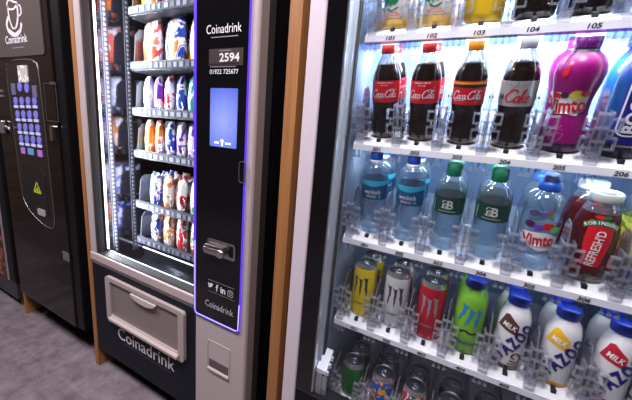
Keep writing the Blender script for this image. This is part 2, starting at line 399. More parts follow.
for t, z in enumerate(trays):
    hgt = 0.035
    mb = MB(); mb.box(TX0, TX1, YT, 1.36, z-hgt, z-hgt+0.004); mb.box(TX0, TX1, YT-0.004, YT, z-hgt, z)
    mb.box(TX0-0.02, TX0, YT+0.02, 1.36, z-hgt, z-0.01)
    tr = sp(mb, 'snack_tray', darksteel)
    mb = MB(); mb.bbox(TX0, TX1, YT-0.010, YT-0.0035, z-hgt+0.004, z-0.003, 0.002)
    rs = random.Random(t)
    x = TX0+0.012
    while x < TX1-0.03:
        w = rs.uniform(0.012, 0.024); mb.box(x, x+w, YT-0.0115, YT-0.0095, z-hgt+0.009, z-0.009, rs.choice((1, 1, 2))); x += w+rs.uniform(0.008, 0.02)
    sp(mb, 'price_strip', [strip_m, mat('price_tag_white', (0.17, 0.18, 0.24), 0.5), mat('price_tag_dark', (0.06, 0.06, 0.09), 0.4)], tr)
    hs = 0.11 if t != 1 else 0.13
    mb = MB(); mb.prism_x([(YT+0.004, z-0.004), (YT+0.012, z+hs*0.8), (YT+0.03, z+hs), (YT+0.10, z+hs), (YT+0.12, z-0.004)], TX0+0.004, TX0+0.010)
    sp(mb, 'tray_side', mat('tray_side_grey', (0.07, 0.075, 0.09), 0.3, 0.4), tr)
    for cx, r in lanes[t]:
        sp(coil(cx, r, YT+0.004, YT+0.40, z-hgt+0.006+r+0.002, 9 if r < 0.05 else 6), 'coil', coil_m, tr)
# control column
mb = MB(); mb.bbox(XW, X1, D-0.004, D+0.06, 0.10, TOP, 0.008, seg=3)
sp(mb, 'control_column', silver)
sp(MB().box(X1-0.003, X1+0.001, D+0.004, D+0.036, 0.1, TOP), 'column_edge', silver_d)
sp(MB().box(X1-0.002, X1+0.0015, D+0.036, D+0.065, 0.1, TOP), 'column_seal', rubber)
PX0, PX1, PZ0, PZ1 = -0.775, -0.572, 0.532, 1.80
mb = MB(); ring_y(mb, rrect(PX0, PX1, PZ0, PZ1, 0.014), rrect(PX0+0.0115, PX1-0.0022, PZ0+0.008, PZ1-0.01, 0.010), D-0.010, D-0.003)
sp(mb, 'panel_glow_edge', led_purple)
sp(MB().tube([(PX0+0.006, D-0.009, 0.80), (PX0+0.006, D-0.009, PZ0+0.018), (PX0+0.012, D-0.009, PZ0+0.006), (PX0+0.02, D-0.009, PZ0+0.0045), (PX1-0.014, D-0.009, PZ0+0.0045), (PX1-0.004, D-0.009, PZ0+0.010), (PX1-0.0022, D-0.009, PZ0+0.10)], 0.0022, 6), 'glow_tube', mat('led_violet_white', (0.05, 0.04, 0.1), 0.4, emit=(0.42, 0.36, 1.0), es=1.6))
mb = MB(); mb.prism_y(rrect(PX0+0.0115, PX1-0.0022, PZ0+0.008, PZ1-0.01, 0.010), D-0.0105, D-0.003)
cp = sp(mb, 'control_panel', black)
YP = D-0.0112
KP = YP/D
def on_panel(art, x, z, name, m, parent=cp, y=YP):
    x *= KP; z = H+(z-H)*KP
    return sp(flat_art(MB(), art, x, y, z), name, m, parent)
on_panel(text_art('Coinadrink', 0.126, 0.0235), -0.672, 1.434, 'panel_lettering', white_ink)
on_panel(poly_art(rect(-0.045, 0.052, -0.0012, 0.0012)), -0.672, 1.4125, 'tag_line', grey_ink)
on_panel(poly_art(rect(-0.062, 0.062, -0.022, 0.022)), -0.662, 1.36, 'number_plate', mat('plate_brown', (0.035, 0.026, 0.022), 0.4))
on_panel(text_art('2594', 0.072, 0.0225, bold=0.02), -0.648, 1.359, 'machine_number', white_ink, cp, YP-0.0006)
on_panel(poly_art(rect(-0.022, 0.022, -0.0012, 0.0012)), -0.664, 1.377, 'tag_line', grey_ink, cp, YP-0.0006)
on_panel(poly_art(rect(-0.055, 0.05, 0.003, 0.005), rect(-0.055, 0.04, -0.004, -0.002)), -0.665, 1.338, 'tag_line', grey_ink, cp)
on_panel(text_art('01922 725677', 0.106, 0.0125, bold=0.005), -0.668, 1.322, 'phone_number', white_ink)
def screen_mat():
    m = bpy.data.materials.new('touch_screen'); m.use_nodes = True; nt = m.node_tree; b = nt.nodes['Principled BSDF']; N = nt.nodes.new; L = nt.links.new
    tc = N('ShaderNodeTexCoord'); mp = N('ShaderNodeMapping'); mp.inputs['Location'].default_value = (-0.316*10, 0, -1.185*9); mp.inputs['Scale'].default_value = (10, 0, 9)
    g = N('ShaderNodeTexGradient'); g.gradient_type = 'SPHERICAL'; cr = N('ShaderNodeValToRGB')
    cr.color_ramp.elements[0].color = (0.06, 0.12, 0.62, 1); cr.color_ramp.elements[1].color = (0.30, 0.36, 0.95, 1); cr.color_ramp.elements[1].position = 1.0
    L(tc.outputs['Object'], mp.inputs[0]); L(mp.outputs[0], g.inputs[0]); L(g.outputs['Fac'], cr.inputs[0]); L(cr.outputs[0], b.inputs['Emission Color'])
    b.inputs['Emission Strength'].default_value = 1.0; b.inputs['Base Color'].default_value = (0.02, 0.02, 0.05, 1); b.inputs['Roughness'].default_value = 0.1
    return m
sc_ = sp(MB().prism_y(rrect(-0.7045, -0.6040, 1.1125, 1.2755, 0.003), D-0.013, D-0.010), 'touch_screen', screen_mat(), cp)
scw = mat('screen_white', (0.9, 0.9, 0.9), 0.5, emit=(0.8, 0.85, 1), es=0.9)
on_panel(poly_art(rect(-0.030, -0.012, -0.003, 0.002), rect(0.012, 0.034, -0.003, 0.002), rect(-0.003, 0.004, -0.009, 0.008), ell(0.0005, 0.006, 0.006, 0.004)), -0.667, 1.124, 'screen_icon', scw, cp, D-0.0135)
mb = MB(); ring_y(mb, rrect(-0.5902, -0.5676, 1.0180, 1.0810, 0.009), rrect(-0.5877, -0.5701, 1.0210, 1.0780, 0.007), D-0.014, D-0.0105)
sp(mb, 'card_slot', mat('slot_rim', (0.16, 0.15, 0.17), 0.3, 0.7), cp)
# coin mechanism
mb = MB(); mb.prism_y(rrect(-0.708, -0.592, 0.773, 0.826, 0.010), D-0.015, D-0.0105); mb.bbox(-0.706, -0.630, D-0.034, D-0.012, 0.780, 0.812, 0.006)
mb.bbox(-0.706, -0.634, D-0.0365, D-0.03, 0.788, 0.803, 0.003)
cm = sp(mb, 'coin_slot', mat('chrome', (0.55, 0.52, 0.52), 0.2, 1.0), cp)
mb = MB(); mb.lathe([(0.0135, 0), (0.0135, 0.010), (0.0105, 0.013)], 20); mb.v = [(x-0.636, D-0.026-z, y+0.793) for x, y, z in mb.v]
sp(mb, 'reject_button', mat('chrome_light', (0.75, 0.70, 0.70), 0.15, 1.0), cp)
sp(MB().box(-0.616, -0.601, D-0.0165, D-0.0145, 0.784, 0.818), 'coin_entry', blackm, cp)
on_panel(poly_art(rect(-0.056, 0.056, 0.020, 0.022), rect(-0.056, 0.056, -0.020, -0.0185)), -0.661, 0.651, 'rule_line', grey_ink)
bird = poly_art([(-0.012, -0.007), (-0.004, -0.009), (0.006, -0.004), (0.009, 0.003), (0.012, 0.007), (0.008, 0.006), (0.006, 0.009), (0.001, 0.008), (-0.001, 0.003), (-0.006, 0.005), (-0.011, 0.008), (-0.010, 0.002), (-0.008, -0.001), (-0.010, -0.002), (-0.006, -0.005)])
on_panel(bird, -0.707, 0.654, 'social_icon', white_ink)
on_panel(text_art('f', None, 0.024, bold=0.02), -0.678, 0.652, 'social_icon', white_ink)
on_panel(text_art('in', None, 0.022, bold=0.03), -0.652, 0.651, 'social_icon', white_ink)
ig = MB(); ring_y(ig, rrect(-0.011, 0.011, -0.011, 0.011, 0.005), rrect(-0.009, 0.009, -0.009, 0.009, 0.004), 0, 0.0004); ig.v = [(x-0.620*KP, YP+y-0.0003, z+H+(0.650-H)*KP) for x, y, z in ig.v]
ig2 = stroke_art([ell(0, 0, 0.005, 0.005, 14)+[(0.005, 0.0)]], 0.002, 2, False); flat_art(ig, ig2, -0.620*KP, YP, H+(0.650-H)*KP); ig.flat = False
sp(ig, 'social_icon', mat('white_ink_dim', (0.4, 0.39, 0.42), 0.5), cp)
on_panel(text_art('Coinadrink', 0.122, 0.0225), -0.668, 0.584, 'panel_lettering', mat('white_ink_soft', (0.5, 0.49, 0.53), 0.5))
# coin return
CRX0, CRX1, CRZ0, CRZ1 = -0.714, -0.610, 0.330, 0.452
mb = MB(); ring_y(mb, rrect(CRX0, CRX1, CRZ0, CRZ1, 0.008), rrect(CRX0+0.004, CRX1-0.004, CRZ0+0.004, CRZ1-0.004, 0.006), D-0.006, D-0.003)
mb.prism_x([(D-0.004, CRZ0+0.003), (D-0.009, CRZ0+0.005), (D-0.009, CRZ0+0.012), (D-0.004, CRZ0+0.017)], CRX0+0.006, CRX1-0.004)
mb.prism_y(rrect(CRX0+0.008, CRX1-0.004, CRZ0+0.050, CRZ1-0.006, 0.004), D-0.0055, D-0.003)
cr_ = sp(mb, 'coin_return', silver)
mb = MB(); mb.prism_y(rrect(CRX0+0.010, CRX1-0.006, CRZ0+0.018, CRZ0+0.052, 0.004), D-0.0052, D-0.003); sp(mb, 'return_cup', mat('cup_dark', (0.13, 0.115, 0.11), 0.4, 0.4), cr_)
# lower panel
sp(MB().bbox(X0+0.002, XW-0.001, D+0.001, D+0.035, 0.10, 0.5365, 0.004), 'lower_panel', navy)
lp = sm.children[-1]
sp(flat_art(MB(), text_art('Coinadrink', 0.365, 0.056, bold=0.006), -1.073, D+0.0004, 0.252), 'panel_lettering', white_ink, lp)
sp(flat_art(MB(), poly_art(rect(-0.15, 0.15, -0.0015, 0.0015)), -1.06, D+0.0004, 0.212), 'tag_line', mat('dim_ink', (0.05, 0.05, 0.06), 0.5), lp)
# delivery drawer
DX0, DX1, DZ0, DZ1 = -1.309, -0.825, 0.303, 0.511
drawer_m = mat('drawer_beige', (0.37, 0.32, 0.30), 0.45, 0.0, noise=0.03)
mb = MB(); ring_y(mb, rrect(DX0, DX1, DZ0, DZ1, 0.015), rrect(DX0+0.032, DX1-0.030, DZ0+0.030, DZ1-0.018, 0.008), D-0.012, D+0.002)
mb.prism_x([(D-0.011, DZ0+0.008), (D-0.024, DZ0+0.012), (D-0.024, DZ0+0.022), (D-0.011, DZ0+0.028)], DX0+0.03, DX1-0.025)
dr = sp(mb, 'delivery_drawer', drawer_m)
fl = sp(MB().box(DX0+0.030, DX1-0.028, D-0.004, D+0.0005, DZ0+0.028, DZ1-0.016), 'drawer_flap', mat('flap_beige', (0.21, 0.18, 0.168), 0.35, 0.1, noise=0.05), dr)
mb = MB(); hp = [(-1.128, 0.4865), (-0.975, 0.4865)]+[(-1.0515+0.0765*math.cos(a), 0.4865-0.022*math.sin(a)) for a in [PI*k/14 for k in range(1, 14)]]
mb.prism_y([(-1.128, 0.487)]+[(-1.0515-0.0765*math.cos(PI*k/14), 0.487-0.024*math.sin(PI*k/14)) for k in range(1, 14)]+[(-0.975, 0.487)], D-0.017, D-0.003)
sp(mb, 'drawer_handle', mat('handle_light', (0.52, 0.46, 0.44), 0.4, 0.0), dr)
for fx in (-1.345, -0.60):
    for fy in (D+0.10, 1.40):
        mb = MB(); mb.lathe([(0.025, 0), (0.025, 0.012), (0.012, 0.016), (0.012, 0.101)], 16); mb.v = [(x+fx, y+fy, z) for x, y, z in mb.v]
        sp(mb, 'foot', mat('foot_brass', (0.75, 0.66, 0.45), 0.25, 1.0))
sp(MB().box(-1.20, -0.72, D+0.12, D+0.14, 0.012, 0.10), 'kick_plate', blackm)

# ================================================================== COFFEE MACHINE
K = 0.971; YC = D*K
def kx(x): return x*K
def kz(z): return H+(z-H)*K
cf = thing('coffee_vending_machine', 'tall gloss black hot drinks machine with a lit keypad, left of the snack machine', 'vending machine', (-1.83, YC, 0))
CO = (-1.83, YC, 0)
def cpn(mb, name, m, parent=cf): return mb.build(name, m, parent, CO)
CX0, CX1, CZ0 = -2.150, -1.503, 0.160
cpn(MB().bbox(CX0+0.01, CX1-0.004, YC+0.04, 1.42, CZ0, 1.83, 0.006), 'cabinet', blackm)
cpn(MB().bbox(-1.565, CX1, YC+0.006, YC+0.05, CZ0, 1.83, 0.004), 'door_frame', blackm)
gl2 = mat('black_glass_door', (0.007, 0.005, 0.005), 0.09, spec=0.2)
door = cpn(MB().bbox(CX0, -1.567, YC, YC+0.04, CZ0, 1.83, 0.006, seg=3), 'door', gl2)
cpn(MB().prism_y(rrect(CX0+0.004, kx(-1.664), kz(1.400), 1.815, 0.012), YC-0.004, YC), 'header_panel', mat('smoked_panel', (0.075, 0.064, 0.064), 0.22), door)
# cup emblem, drawn with a brush
cup = [([(0.62, 0.93), (0.35, 1.0), (0.18, 0.9), (0.3, 0.76), (0.6, 0.74), (0.84, 0.86), (0.62, 0.93)], 0.085),
       ([(0.2, 0.86), (0.24, 0.5), (0.4, 0.22), (0.6, 0.24)], 0.075), ([(0.84, 0.86), (0.82, 0.52), (0.66, 0.26), (0.5, 0.2)], 0.10),
       ([(0.84, 0.8), (1.02, 0.78), (1.04, 0.58), (0.8, 0.5)], 0.07),
       ([(0.18, 0.55), (0.02, 0.36), (0.12, 0.14), (0.5, 0.0), (0.85, 0.1), (1.0, 0.32)], 0.12), ([(0.14, 0.2), (0.5, 0.06), (0.88, 0.16)], 0.08)]
cpn(flat_art(MB(), fit_art(stroke_art(cup, 0.08), 0.16, 0.150), kx(-1.905), YC-0.0046, kz(1.558)), 'cup_emblem', white_ink, door)
cpn(flat_art(MB(), text_art('Coinadrink', 0.208, 0.033, bold=0.015), kx(-1.905), YC-0.0046, kz(1.472)), 'door_lettering', white_ink, door)
cpn(flat_art(MB(), poly_art(rect(-0.055, 0.055, -0.002, 0.002)), kx(-1.895), YC-0.0046, kz(1.436)), 'tag_line', grey_ink, door)
# keypad bezel
bz = [(-2.048, 1.36), (-1.735, 1.368), (-1.722, 0.70), (-1.80, 0.640), (-1.95, 0.664), (-2.03, 0.72)]
bez = [(kx(x), kz(z)) for x, z in ((-2.05, 1.33), (-2.02, 1.37), (-1.95, 1.385), (-1.83, 1.385), (-1.765, 1.375), (-1.737, 1.335), (-1.728, 1.10), (-1.722, 0.80), (-1.722, 0.68), (-1.735, 0.63), (-1.78, 0.615), (-1.86, 0.625), (-1.96, 0.66), (-2.02, 0.71), (-2.036, 0.78), (-2.045, 1.0))]
cpn(MB().tube([(x, YC-0.001, z) for x, z in smooth_pts(bez, 5, True)], 0.0022, 6, closed=True), 'keypad_bezel', mat('bezel_chrome', (0.30, 0.29, 0.31), 0.35, 0.9), door)
kp = cpn(MB().prism_y([(kx(-1.885)+(x-kx(-1.885))*0.985, kz(1.0)+(z-kz(1.0))*0.985) for x, z in reversed(smooth_pts(bez, 3, True))], YC-0.002, YC+0.001), 'keypad', mat('keypad_black', (0.010, 0.009, 0.010), 0.25))
def key_mat(nm, c, s): return mat(nm, (0.1, 0.1, 0.2), 0.4, emit=c, es=s)
kb, kw, kg = key_mat('key_blue', (0.10, 0.10, 0.55), 0.75), key_mat('key_white', (0.5, 0.5, 0.8), 0.75), key_mat('key_grey', (0.05, 0.045, 0.04), 0.5)
kgreen, kpurple = key_mat('key_teal', (0.06, 0.20, 0.45), 0.7), key_mat('key_violet', (0.32, 0.10, 0.45), 0.7)
def key(x, z, w, h, m1=kb, m2=kw):
    mb = MB(); x = kx(x); z = kz(z); mb.prism_y([(x+a, z+b) for a, b in ell(0, h*0.12, w*0.36, h*0.36, 12)], YC-0.0045, YC-0.0015, 0)
    if m2: mb.prism_y([(x+a, z+b) for a, b in rrect(-w*0.36, w*0.36, -h*0.5, -h*0.25, 0.003)], YC-0.005, YC-0.0015, 1)
    cpn(mb, 'selection_button', [m1, m2 or m1], kp)
def keyb(x, z, w, h, m): cpn(MB().prism_y([(kx(x)+a, kz(z)+b) for a, b in rrect(-w/2, w/2, -h/2, h/2, 0.004)], YC-0.0045, YC-0.0015), 'selection_button', m, kp)
keyb(-1.992, 1.258, 0.038, 0.05, kg); key(-1.925, 1.262, 0.054, 0.058, kb, None); key(-1.857, 1.258, 0.054, 0.058, kb, None); keyb(-1.785, 1.25, 0.038, 0.05, kg)
for r_, (xa, xb, z) in enumerate(((-1.985, -1.795, 1.198), (-1.98, -1.797, 1.137), (-1.975, -1.793, 1.078), (-1.972, -1.79, 1.023))):
    for k in range(4): key(xa+(xb-xa)*k/3, z+0.006*k/3, 0.050, 0.050)
keyb(-1.965, 0.972, 0.036, 0.03, kpurple); keyb(-1.885, 0.975, 0.052, 0.03, kgreen); keyb(-1.795, 0.975, 0.04, 0.03, kpurple)
cpn(MB().prism_y([(kx(-1.878)+a, kz(1.325)+b) for a, b in rrect(-0.044, 0.044, -0.035, 0.035, 0.003)], YC-0.005, YC-0.0015), 'display', blotch('display_picture', [(0.35, 0.32, 0.30), (0.75, 0.73, 0.72), (0.16, 0.15, 0.15)], 28), kp)
MATS['display_picture'].node_tree.nodes['Principled BSDF'].inputs['Emission Color'].default_value = (0.6, 0.58, 0.6, 1); MATS['display_picture'].node_tree.nodes['Principled BSDF'].inputs['Emission Strength'].default_value = 0.3
# cup niche
nx = [(kx(-2.0), kz(0.885)), (kx(-1.985), kz(0.905)), (kx(-1.80), kz(0.905)), (kx(-1.775), kz(0.87)), (kx(-1.765), kz(0.67)), (kx(-1.985), kz(0.68))]
ni = cpn(MB().prism_y(list(reversed(nx)), YC-0.0035, YC-0.0015), 'cup_niche', mat('niche_black', (0.002, 0.002, 0.002), 0.6), kp)
cpn(MB().prism_y([(kx(-1.83)+a, kz(0.685)+b) for a, b in rrect(-0.045, 0.030, -0.018, 0.014, 0.01)], YC-0.006, YC-0.003), 'cup_rest', mat('cup_rest_grey', (0.35, 0.34, 0.36), 0.4), kp)
tri = [(-0.036, -0.022), (0.036, -0.022), (0.0, 0.028)]
art = joinart(stroke_art([[tri[0], tri[1]], [tri[1], tri[2]], [tri[2], tri[0]]], 0.007, 2, False), poly_art(ell(0, -0.008, 0.009, 0.011, 12), rect(-0.024, -0.012, -0.019, -0.010), rect(0.012, 0.024, -0.019, -0.010)))
cpn(flat_art(MB(), art, kx(-1.858), YC-0.004, kz(0.802)), 'warning_sign', mat('warning_yellow', (0.42, 0.45, 0.03), 0.5, emit=(0.42, 0.45, 0.03), es=0.15), kp)
# fittings to the right and left of the keypad
mb = MB(); ring_y(mb, [(kx(x), kz(z)) for x, z in ((-1.70, 1.288), (-1.60, 1.288), (-1.60, 1.128), (-1.705, 1.128))][::-1], [(kx(x), kz(z)) for x, z in ((-1.697, 1.284), (-1.604, 1.284), (-1.604, 1.132), (-1.701, 1.132))][::-1], YC-0.002, YC)
mb.box(kx(-1.64), kx(-1.598), YC-0.004, YC, kz(1.280), kz(1.292))
cpn(mb, 'card_reader', mat('reader_edge', (0.12, 0.11, 0.12), 0.35, 0.6), door)
mb = MB(); mb.prism_y(rrect(kx(-1.664), kx(-1.640), kz(1.045), kz(1.112), 0.008), YC-0.012, YC); cpn(mb, 'door_lock', mat('lock_chrome', (0.5, 0.5, 0.52), 0.25, 1.0), door)
mb = MB(); mb.box(kx(-1.672), kx(-1.616), YC-0.003, YC, kz(0.482), kz(0.523)); cpn(mb, 'rating_plate', mat('plate_grey', (0.16, 0.15, 0.16), 0.4, 0.3), door)
mb = MB()
for z in (1.248, 1.225): mb.box(kx(-2.19), kx(-2.11), YC-0.006, YC, kz(z)-0.006, kz(z)+0.006)
cpn(mb, 'coin_slot', mat('coin_chrome', (0.55, 0.54, 0.56), 0.3, 0.9), door)
mb = MB(); mb.bbox(kx(-2.16), kx(-2.125), YC-0.02, YC, kz(1.04), kz(1.105), 0.005); mb.tube([(kx(-2.12), YC-0.012, kz(1.075)), (kx(-2.075), YC-0.012, kz(1.075))], 0.006); mb.tube([(kx(-2.075), YC-0.004, kz(1.06)), (kx(-2.075), YC-0.012, kz(1.075))], 0.008)
cpn(mb, 'door_handle', mat('coin_chrome', (0.55, 0.54, 0.56), 0.3, 0.9), door)
for fx in (-2.08, -1.57):
    for fy in (YC+0.10, 1.35):
        mb = MB(); mb.lathe([(0.028, 0), (0.028, 0.012), (0.014, 0.018), (0.014, 0.161)], 16); mb.v = [(x+fx, y+fy, z) for x, y, z in mb.v]
        cpn(mb, 'foot', rubber)

# ================================================================== BEAN MACHINE at the left edge
bm_ = thing('bean_coffee_machine', 'black machine with a roasted coffee bean picture at the left edge', 'vending machine', (-2.62, D, 0))
BO = (-2.62, D, 0)
def bp_(mb, name, m, parent=bm_): return mb.build(name, m, parent, BO)
bp_(MB().bbox(-2.97, -2.275, D+0.002, 1.42, 0.16, 1.83, 0.006), 'cabinet', blackm)
bp_(MB().bbox(-2.96, -2.285, D+0.006, 1.38, 0.045, 0.16, 0.004), 'plinth', mat('plinth_grey', (0.022, 0.022, 0.026), 0.4))
def bean_mat():
    m = mat('bean_picture', (0.3, 0.1, 0.04), 0.35); nt = m.node_tree; b = nt.nodes['Principled BSDF']; N = nt.nodes.new; L = nt.links.new
    tc = N('ShaderNodeTexCoord'); v = N('ShaderNodeTexVoronoi'); v.inputs['Scale'].default_value = 26; cr = N('ShaderNodeValToRGB')
    cr.color_ramp.elements[0].color = (0.55, 0.20, 0.09, 1); cr.color_ramp.elements[1].color = (0.02, 0.006, 0.003, 1); cr.color_ramp.elements[1].position = 0.62
    e = cr.color_ramp.elements.new(0.3); e.color = (0.25, 0.07, 0.025, 1)
    L(tc.outputs['Object'], v.inputs['Vector']); L(v.outputs['Distance'], cr.inputs[0]); L(cr.outputs[0], b.inputs['Base Color']); return m
bp_(MB().box(-2.95, -2.362, D-0.002, D+0.003, 0.17, 0.87), 'bean_picture', bean_mat())
bp_(MB().box(-2.362, -2.355, D-0.004, D+0.003, 0.16, 1.80), 'picture_trim', mat('trim_grey', (0.40, 0.38, 0.40), 0.4, 0.4))
bp_(MB().box(-2.95, -2.362, D-0.001, D+0.003, 0.88, 1.80), 'upper_door', gl2)
for fx in (-2.33, -2.90):
    for fy in (D+0.06, 1.33):
        mb = MB(); mb.lathe([(0.030, 0), (0.030, 0.010), (0.013, 0.016), (0.013, 0.046)], 16); mb.v = [(x+fx, y+fy, z) for x, y, z in mb.v]
        bp_(mb, 'foot', mat('foot_grey', (0.25, 0.25, 0.27), 0.35, 0.6))

# ================================================================== DRINKS FRIDGE
df = thing('drinks_vending_machine', 'glass fronted drinks vending machine full of bottles and cans, at the right', 'vending machine', (0.05, D, 0))
FO = (0.05, D, 0)
def fp(mb, name, m, parent=df): return mb.build(name, m, parent, FO)
FX0, FX1 = -0.402, 0.507
IX0, IX1 = -0.292, 0.397
lining = mat('fridge_lining', (0.37, 0.56, 0.88), 0.45, noise=0.03)
mb = MB()
mb.box(FX0+0.004, IX0-0.003, D+0.06, 1.42, 0.06, TOP); mb.box(IX1+0.003, FX1-0.004, D+0.06, 1.42, 0.06, TOP)
mb.box(FX0+0.004, FX1-0.004, 1.25, 1.42, 0.06, TOP); mb.box(FX0+0.004, FX1-0.004, D+0.06, 1.42, TOP-0.03, TOP)
mb.box(FX0+0.004, FX1-0.004, D+0.06, 1.42, 0.06, 0.30)
fp(mb, 'cabinet', blackm)
mb = MB(); mb.box(IX0-0.003, IX0, D+0.055, 1.246, 0.30, TOP-0.03); mb.box(IX1, IX1+0.003, D+0.055, 1.246, 0.30, TOP-0.03)
fp(mb, 'side_lining', mat('fridge_side', (0.42, 0.50, 0.64), 0.28, 0.3, noise=0.06, nscale=9))
mb = MB(); mb.box(IX0, IX1, 1.242, 1.25, 0.30, TOP-0.03)
for z in (1.49, 1.335, 1.235, 1.09, 0.98, 0.84, 0.73, 0.59): mb.box(IX0, IX1, 1.2395, 1.2425, z, z+0.006, 1)
for k in range(8): mb.box(IX0+0.02+k*0.092, IX0+0.026+k*0.092, 1.240, 1.2425, 0.30, 1.25, 1)
fp(mb, 'back_lining', [lining, mat('lining_groove', (0.42, 0.53, 0.70), 0.5)])
fp(MB().box(IX0, IX1, D+0.055, 1.246, 0.296, 0.302), 'fridge_floor', mat('fridge_base', (0.2, 0.22, 0.26), 0.5))
mb = MB(); mb.bbox(FX0, -0.3575, D-0.003, D+0.055, 0.06, TOP, 0.004); mb.bbox(FX1-0.045, FX1, D-0.003, D+0.055, 0.06, TOP, 0.004)
fp(mb, 'door_frame', mat('frame_grey', (0.58, 0.53, 0.58), 0.5, 0.0, noise=0.03, nscale=120))
mb = MB(); mb.box(-0.3575, -0.3085, D+0.001, D+0.006, 0.437, TOP-0.01); mb.box(0.413, FX1-0.045, D+0.001, D+0.006, 0.437, TOP-0.01); mb.box(-0.3085, 0.413, D+0.001, D+0.006, TOP-0.08, TOP-0.01)
fp(mb, 'black_border', black)
mb = MB(); mb.bbox(-0.3575, FX1-0.045, D-0.002, D+0.05, 0.06, 0.436, 0.004)
fp(mb, 'lower_panel', blackm)
for xa, xb in ((-0.3575, -0.309), (0.4135, FX1-0.045)): fp(MB().box(xa, xb, D+0.007, D+0.05, 0.437, TOP-0.01), 'door_core', blackm)
# bright metal reveal on the inner door edge
mb = MB(); mb.box(-0.3085, -0.3045, D+0.006, D+0.045, 0.437, TOP-0.08); mb.box(-0.3045, -0.297, D+0.030, D+0.046, 0.437, TOP-0.08)
rv = mat('reveal_metal', (0.66, 0.69, 0.76), 0.25, 0.75); fp(mb, 'door_reveal', rv); fp(MB().box(0.409, 0.413, D+0.006, D+0.045, 0.437, TOP-0.08), 'door_reveal', rv)
for xa in (-0.2965, 0.399): fp(MB().box(xa, xa+0.004, D+0.042, D+0.056, 0.437, TOP-0.08), 'door_gasket', rubber)
fp(MB().box(-0.3085, 0.413, D+0.002, D+0.007, 0.437, TOP-0.08), 'glass_pane', glass)
# light fittings
fp(MB().box(IX0+0.02, IX1-0.02, D+0.024, D+0.036, 1.745, 1.757), 'led_strip', led_white)
fp(MB().box(0.400, 0.408, D+0.018, D+0.030, 1.10, 1.70), 'led_strip', led_white)  # unseen strip, added to light the upper rows from the right

# lift bracket at the lower left
mb = MB(); mb.prism_x([(0.702, 0.516), (0.742, 0.560), (0.742, 0.548), (0.702, 0.504)], -0.303, -0.272)
for k in range(3): yy = 0.706+0.014*k; mb.box(-0.276, -0.268, yy, yy+0.007, 0.500+k*0.0145, 0.512+k*0.0145)
lb = fp(mb, 'lift_bracket', mat('bracket_white', (0.72, 0.74, 0.80), 0.45))
mb = MB(); mb.prism_x([(0.702, 0.36), (0.702, 0.503), (0.742, 0.547), (0.742, 0.36)], -0.300, -0.296); mb.box(-0.300, -0.285, 0.700, 0.703, 0.36, 0.503)
fp(mb, 'bracket_plate', mat('bracket_grey', (0.42, 0.44, 0.48), 0.4, 0.5), lb)
clearp = clear('clear_acrylic', (0.95, 0.96, 0.99), 0.24, (0.88, 0.89, 0.98), 1.0, 0.12, 0.10, 0.7, 1.7, (0.55, 0.57, 0.72))
clearp2 = clear('clear_blue_plastic', (0.70, 0.78, 0.97), 0.25, (0.45, 0.55, 0.9), 0.8, 0.1, 0.06, 0.4, 2.0)
fp(MB().box(-0.285, -0.268, 0.702, 0.7035, 0.36, 0.498), 'bracket_window', clearp, lb)

YS, YTAB = 0.753, 0.770
SH = [dict(z=H+0.254, tilt=16, n0=101), dict(z=H+0.0008, tilt=16, n0=201), dict(z=H-0.251, tilt=10, n0=301), dict(z=H-0.501, tilt=1, n0=401), dict(z=H-0.778, tilt=0, n0=501)]
LX = [-0.223+0.0919*i for i in range(7)]
matw = mat('shelf_white', (0.80, 0.81, 0.85), 0.75, noise=0.06, nscale=400, bump=0.5)
stripw = mat('label_strip_white', (0.74, 0.76, 0.82), 0.4)

# one lane divider (clear), local origin on the shelf front corner of a lane boundary
def divider_mesh(tilt):
    mb = MB(); tn = math.tan(math.radians(tilt)); b = mb.box
    def L(y): return 0.0
    # long lane wall
    for sx in (-0.0045, 0.0030):
        mb.prism_x([(0.03, L(0.03)), (0.42, L(0.42)), (0.42, L(0.42)+0.045), (0.03, L(0.03)+0.05)], sx, sx+0.0015)
    # raised front web with stepped top
    mb.prism_x([(-0.006, 0.0), (0.05, L(0.05)), (0.05, L(0.05)+0.105), (0.035, 0.122), (0.012, 0.118), (-0.006, 0.082)], -0.0012, 0.0012)
    # front gate: two side plates, slotted middle, open finger loops on both sides
    for x in (-0.0115, 0.0085): b(x, x+0.003, -0.016, 0.010, 0.004, 0.088)
    b(-0.0015, 0.0015, -0.016, -0.010, 0.008, 0.086)
    for z in (0.008, 0.032, 0.057, 0.082): b(-0.0115, 0.0115, -0.0155, -0.0105, z, z+0.005)
    for s in (-1, 1):
        def bx(x0, x1, y0, y1, z0, z1): b(min(s*x0, s*x1), max(s*x0, s*x1), y0, y1, z0, z1)
        for z in (0.020, 0.054):
            bx(0.0115, 0.0265, -0.017, -0.009, z, z+0.004); bx(0.0115, 0.0265, -0.017, -0.009, z+0.020, z+0.024)
            bx(0.0235, 0.027, -0.0175, -0.009, z, z+0.024)
        bx(0.0115, 0.019, -0.016, -0.009, 0.044, 0.048); bx(0.0165, 0.019, -0.016, -0.009, 0.044, 0.056)
    # foot and under-shelf hooks
    b(-0.010, 0.010, -0.020, 0.0, -0.012, 0.008)
    ct, st = math.cos(math.radians(tilt)), math.sin(math.radians(tilt))
    mb.v = [(x, y*ct-z*st, y*st+z*ct) for x, y, z in mb.v]
    for x in (-0.014, -0.002, 0.010): b(x, x+0.004, -0.014, -0.010, -0.046, -0.031); b(x-0.002, x+0.006, -0.0145, -0.009, -0.050, -0.045)
    return mb
tick = black_ink
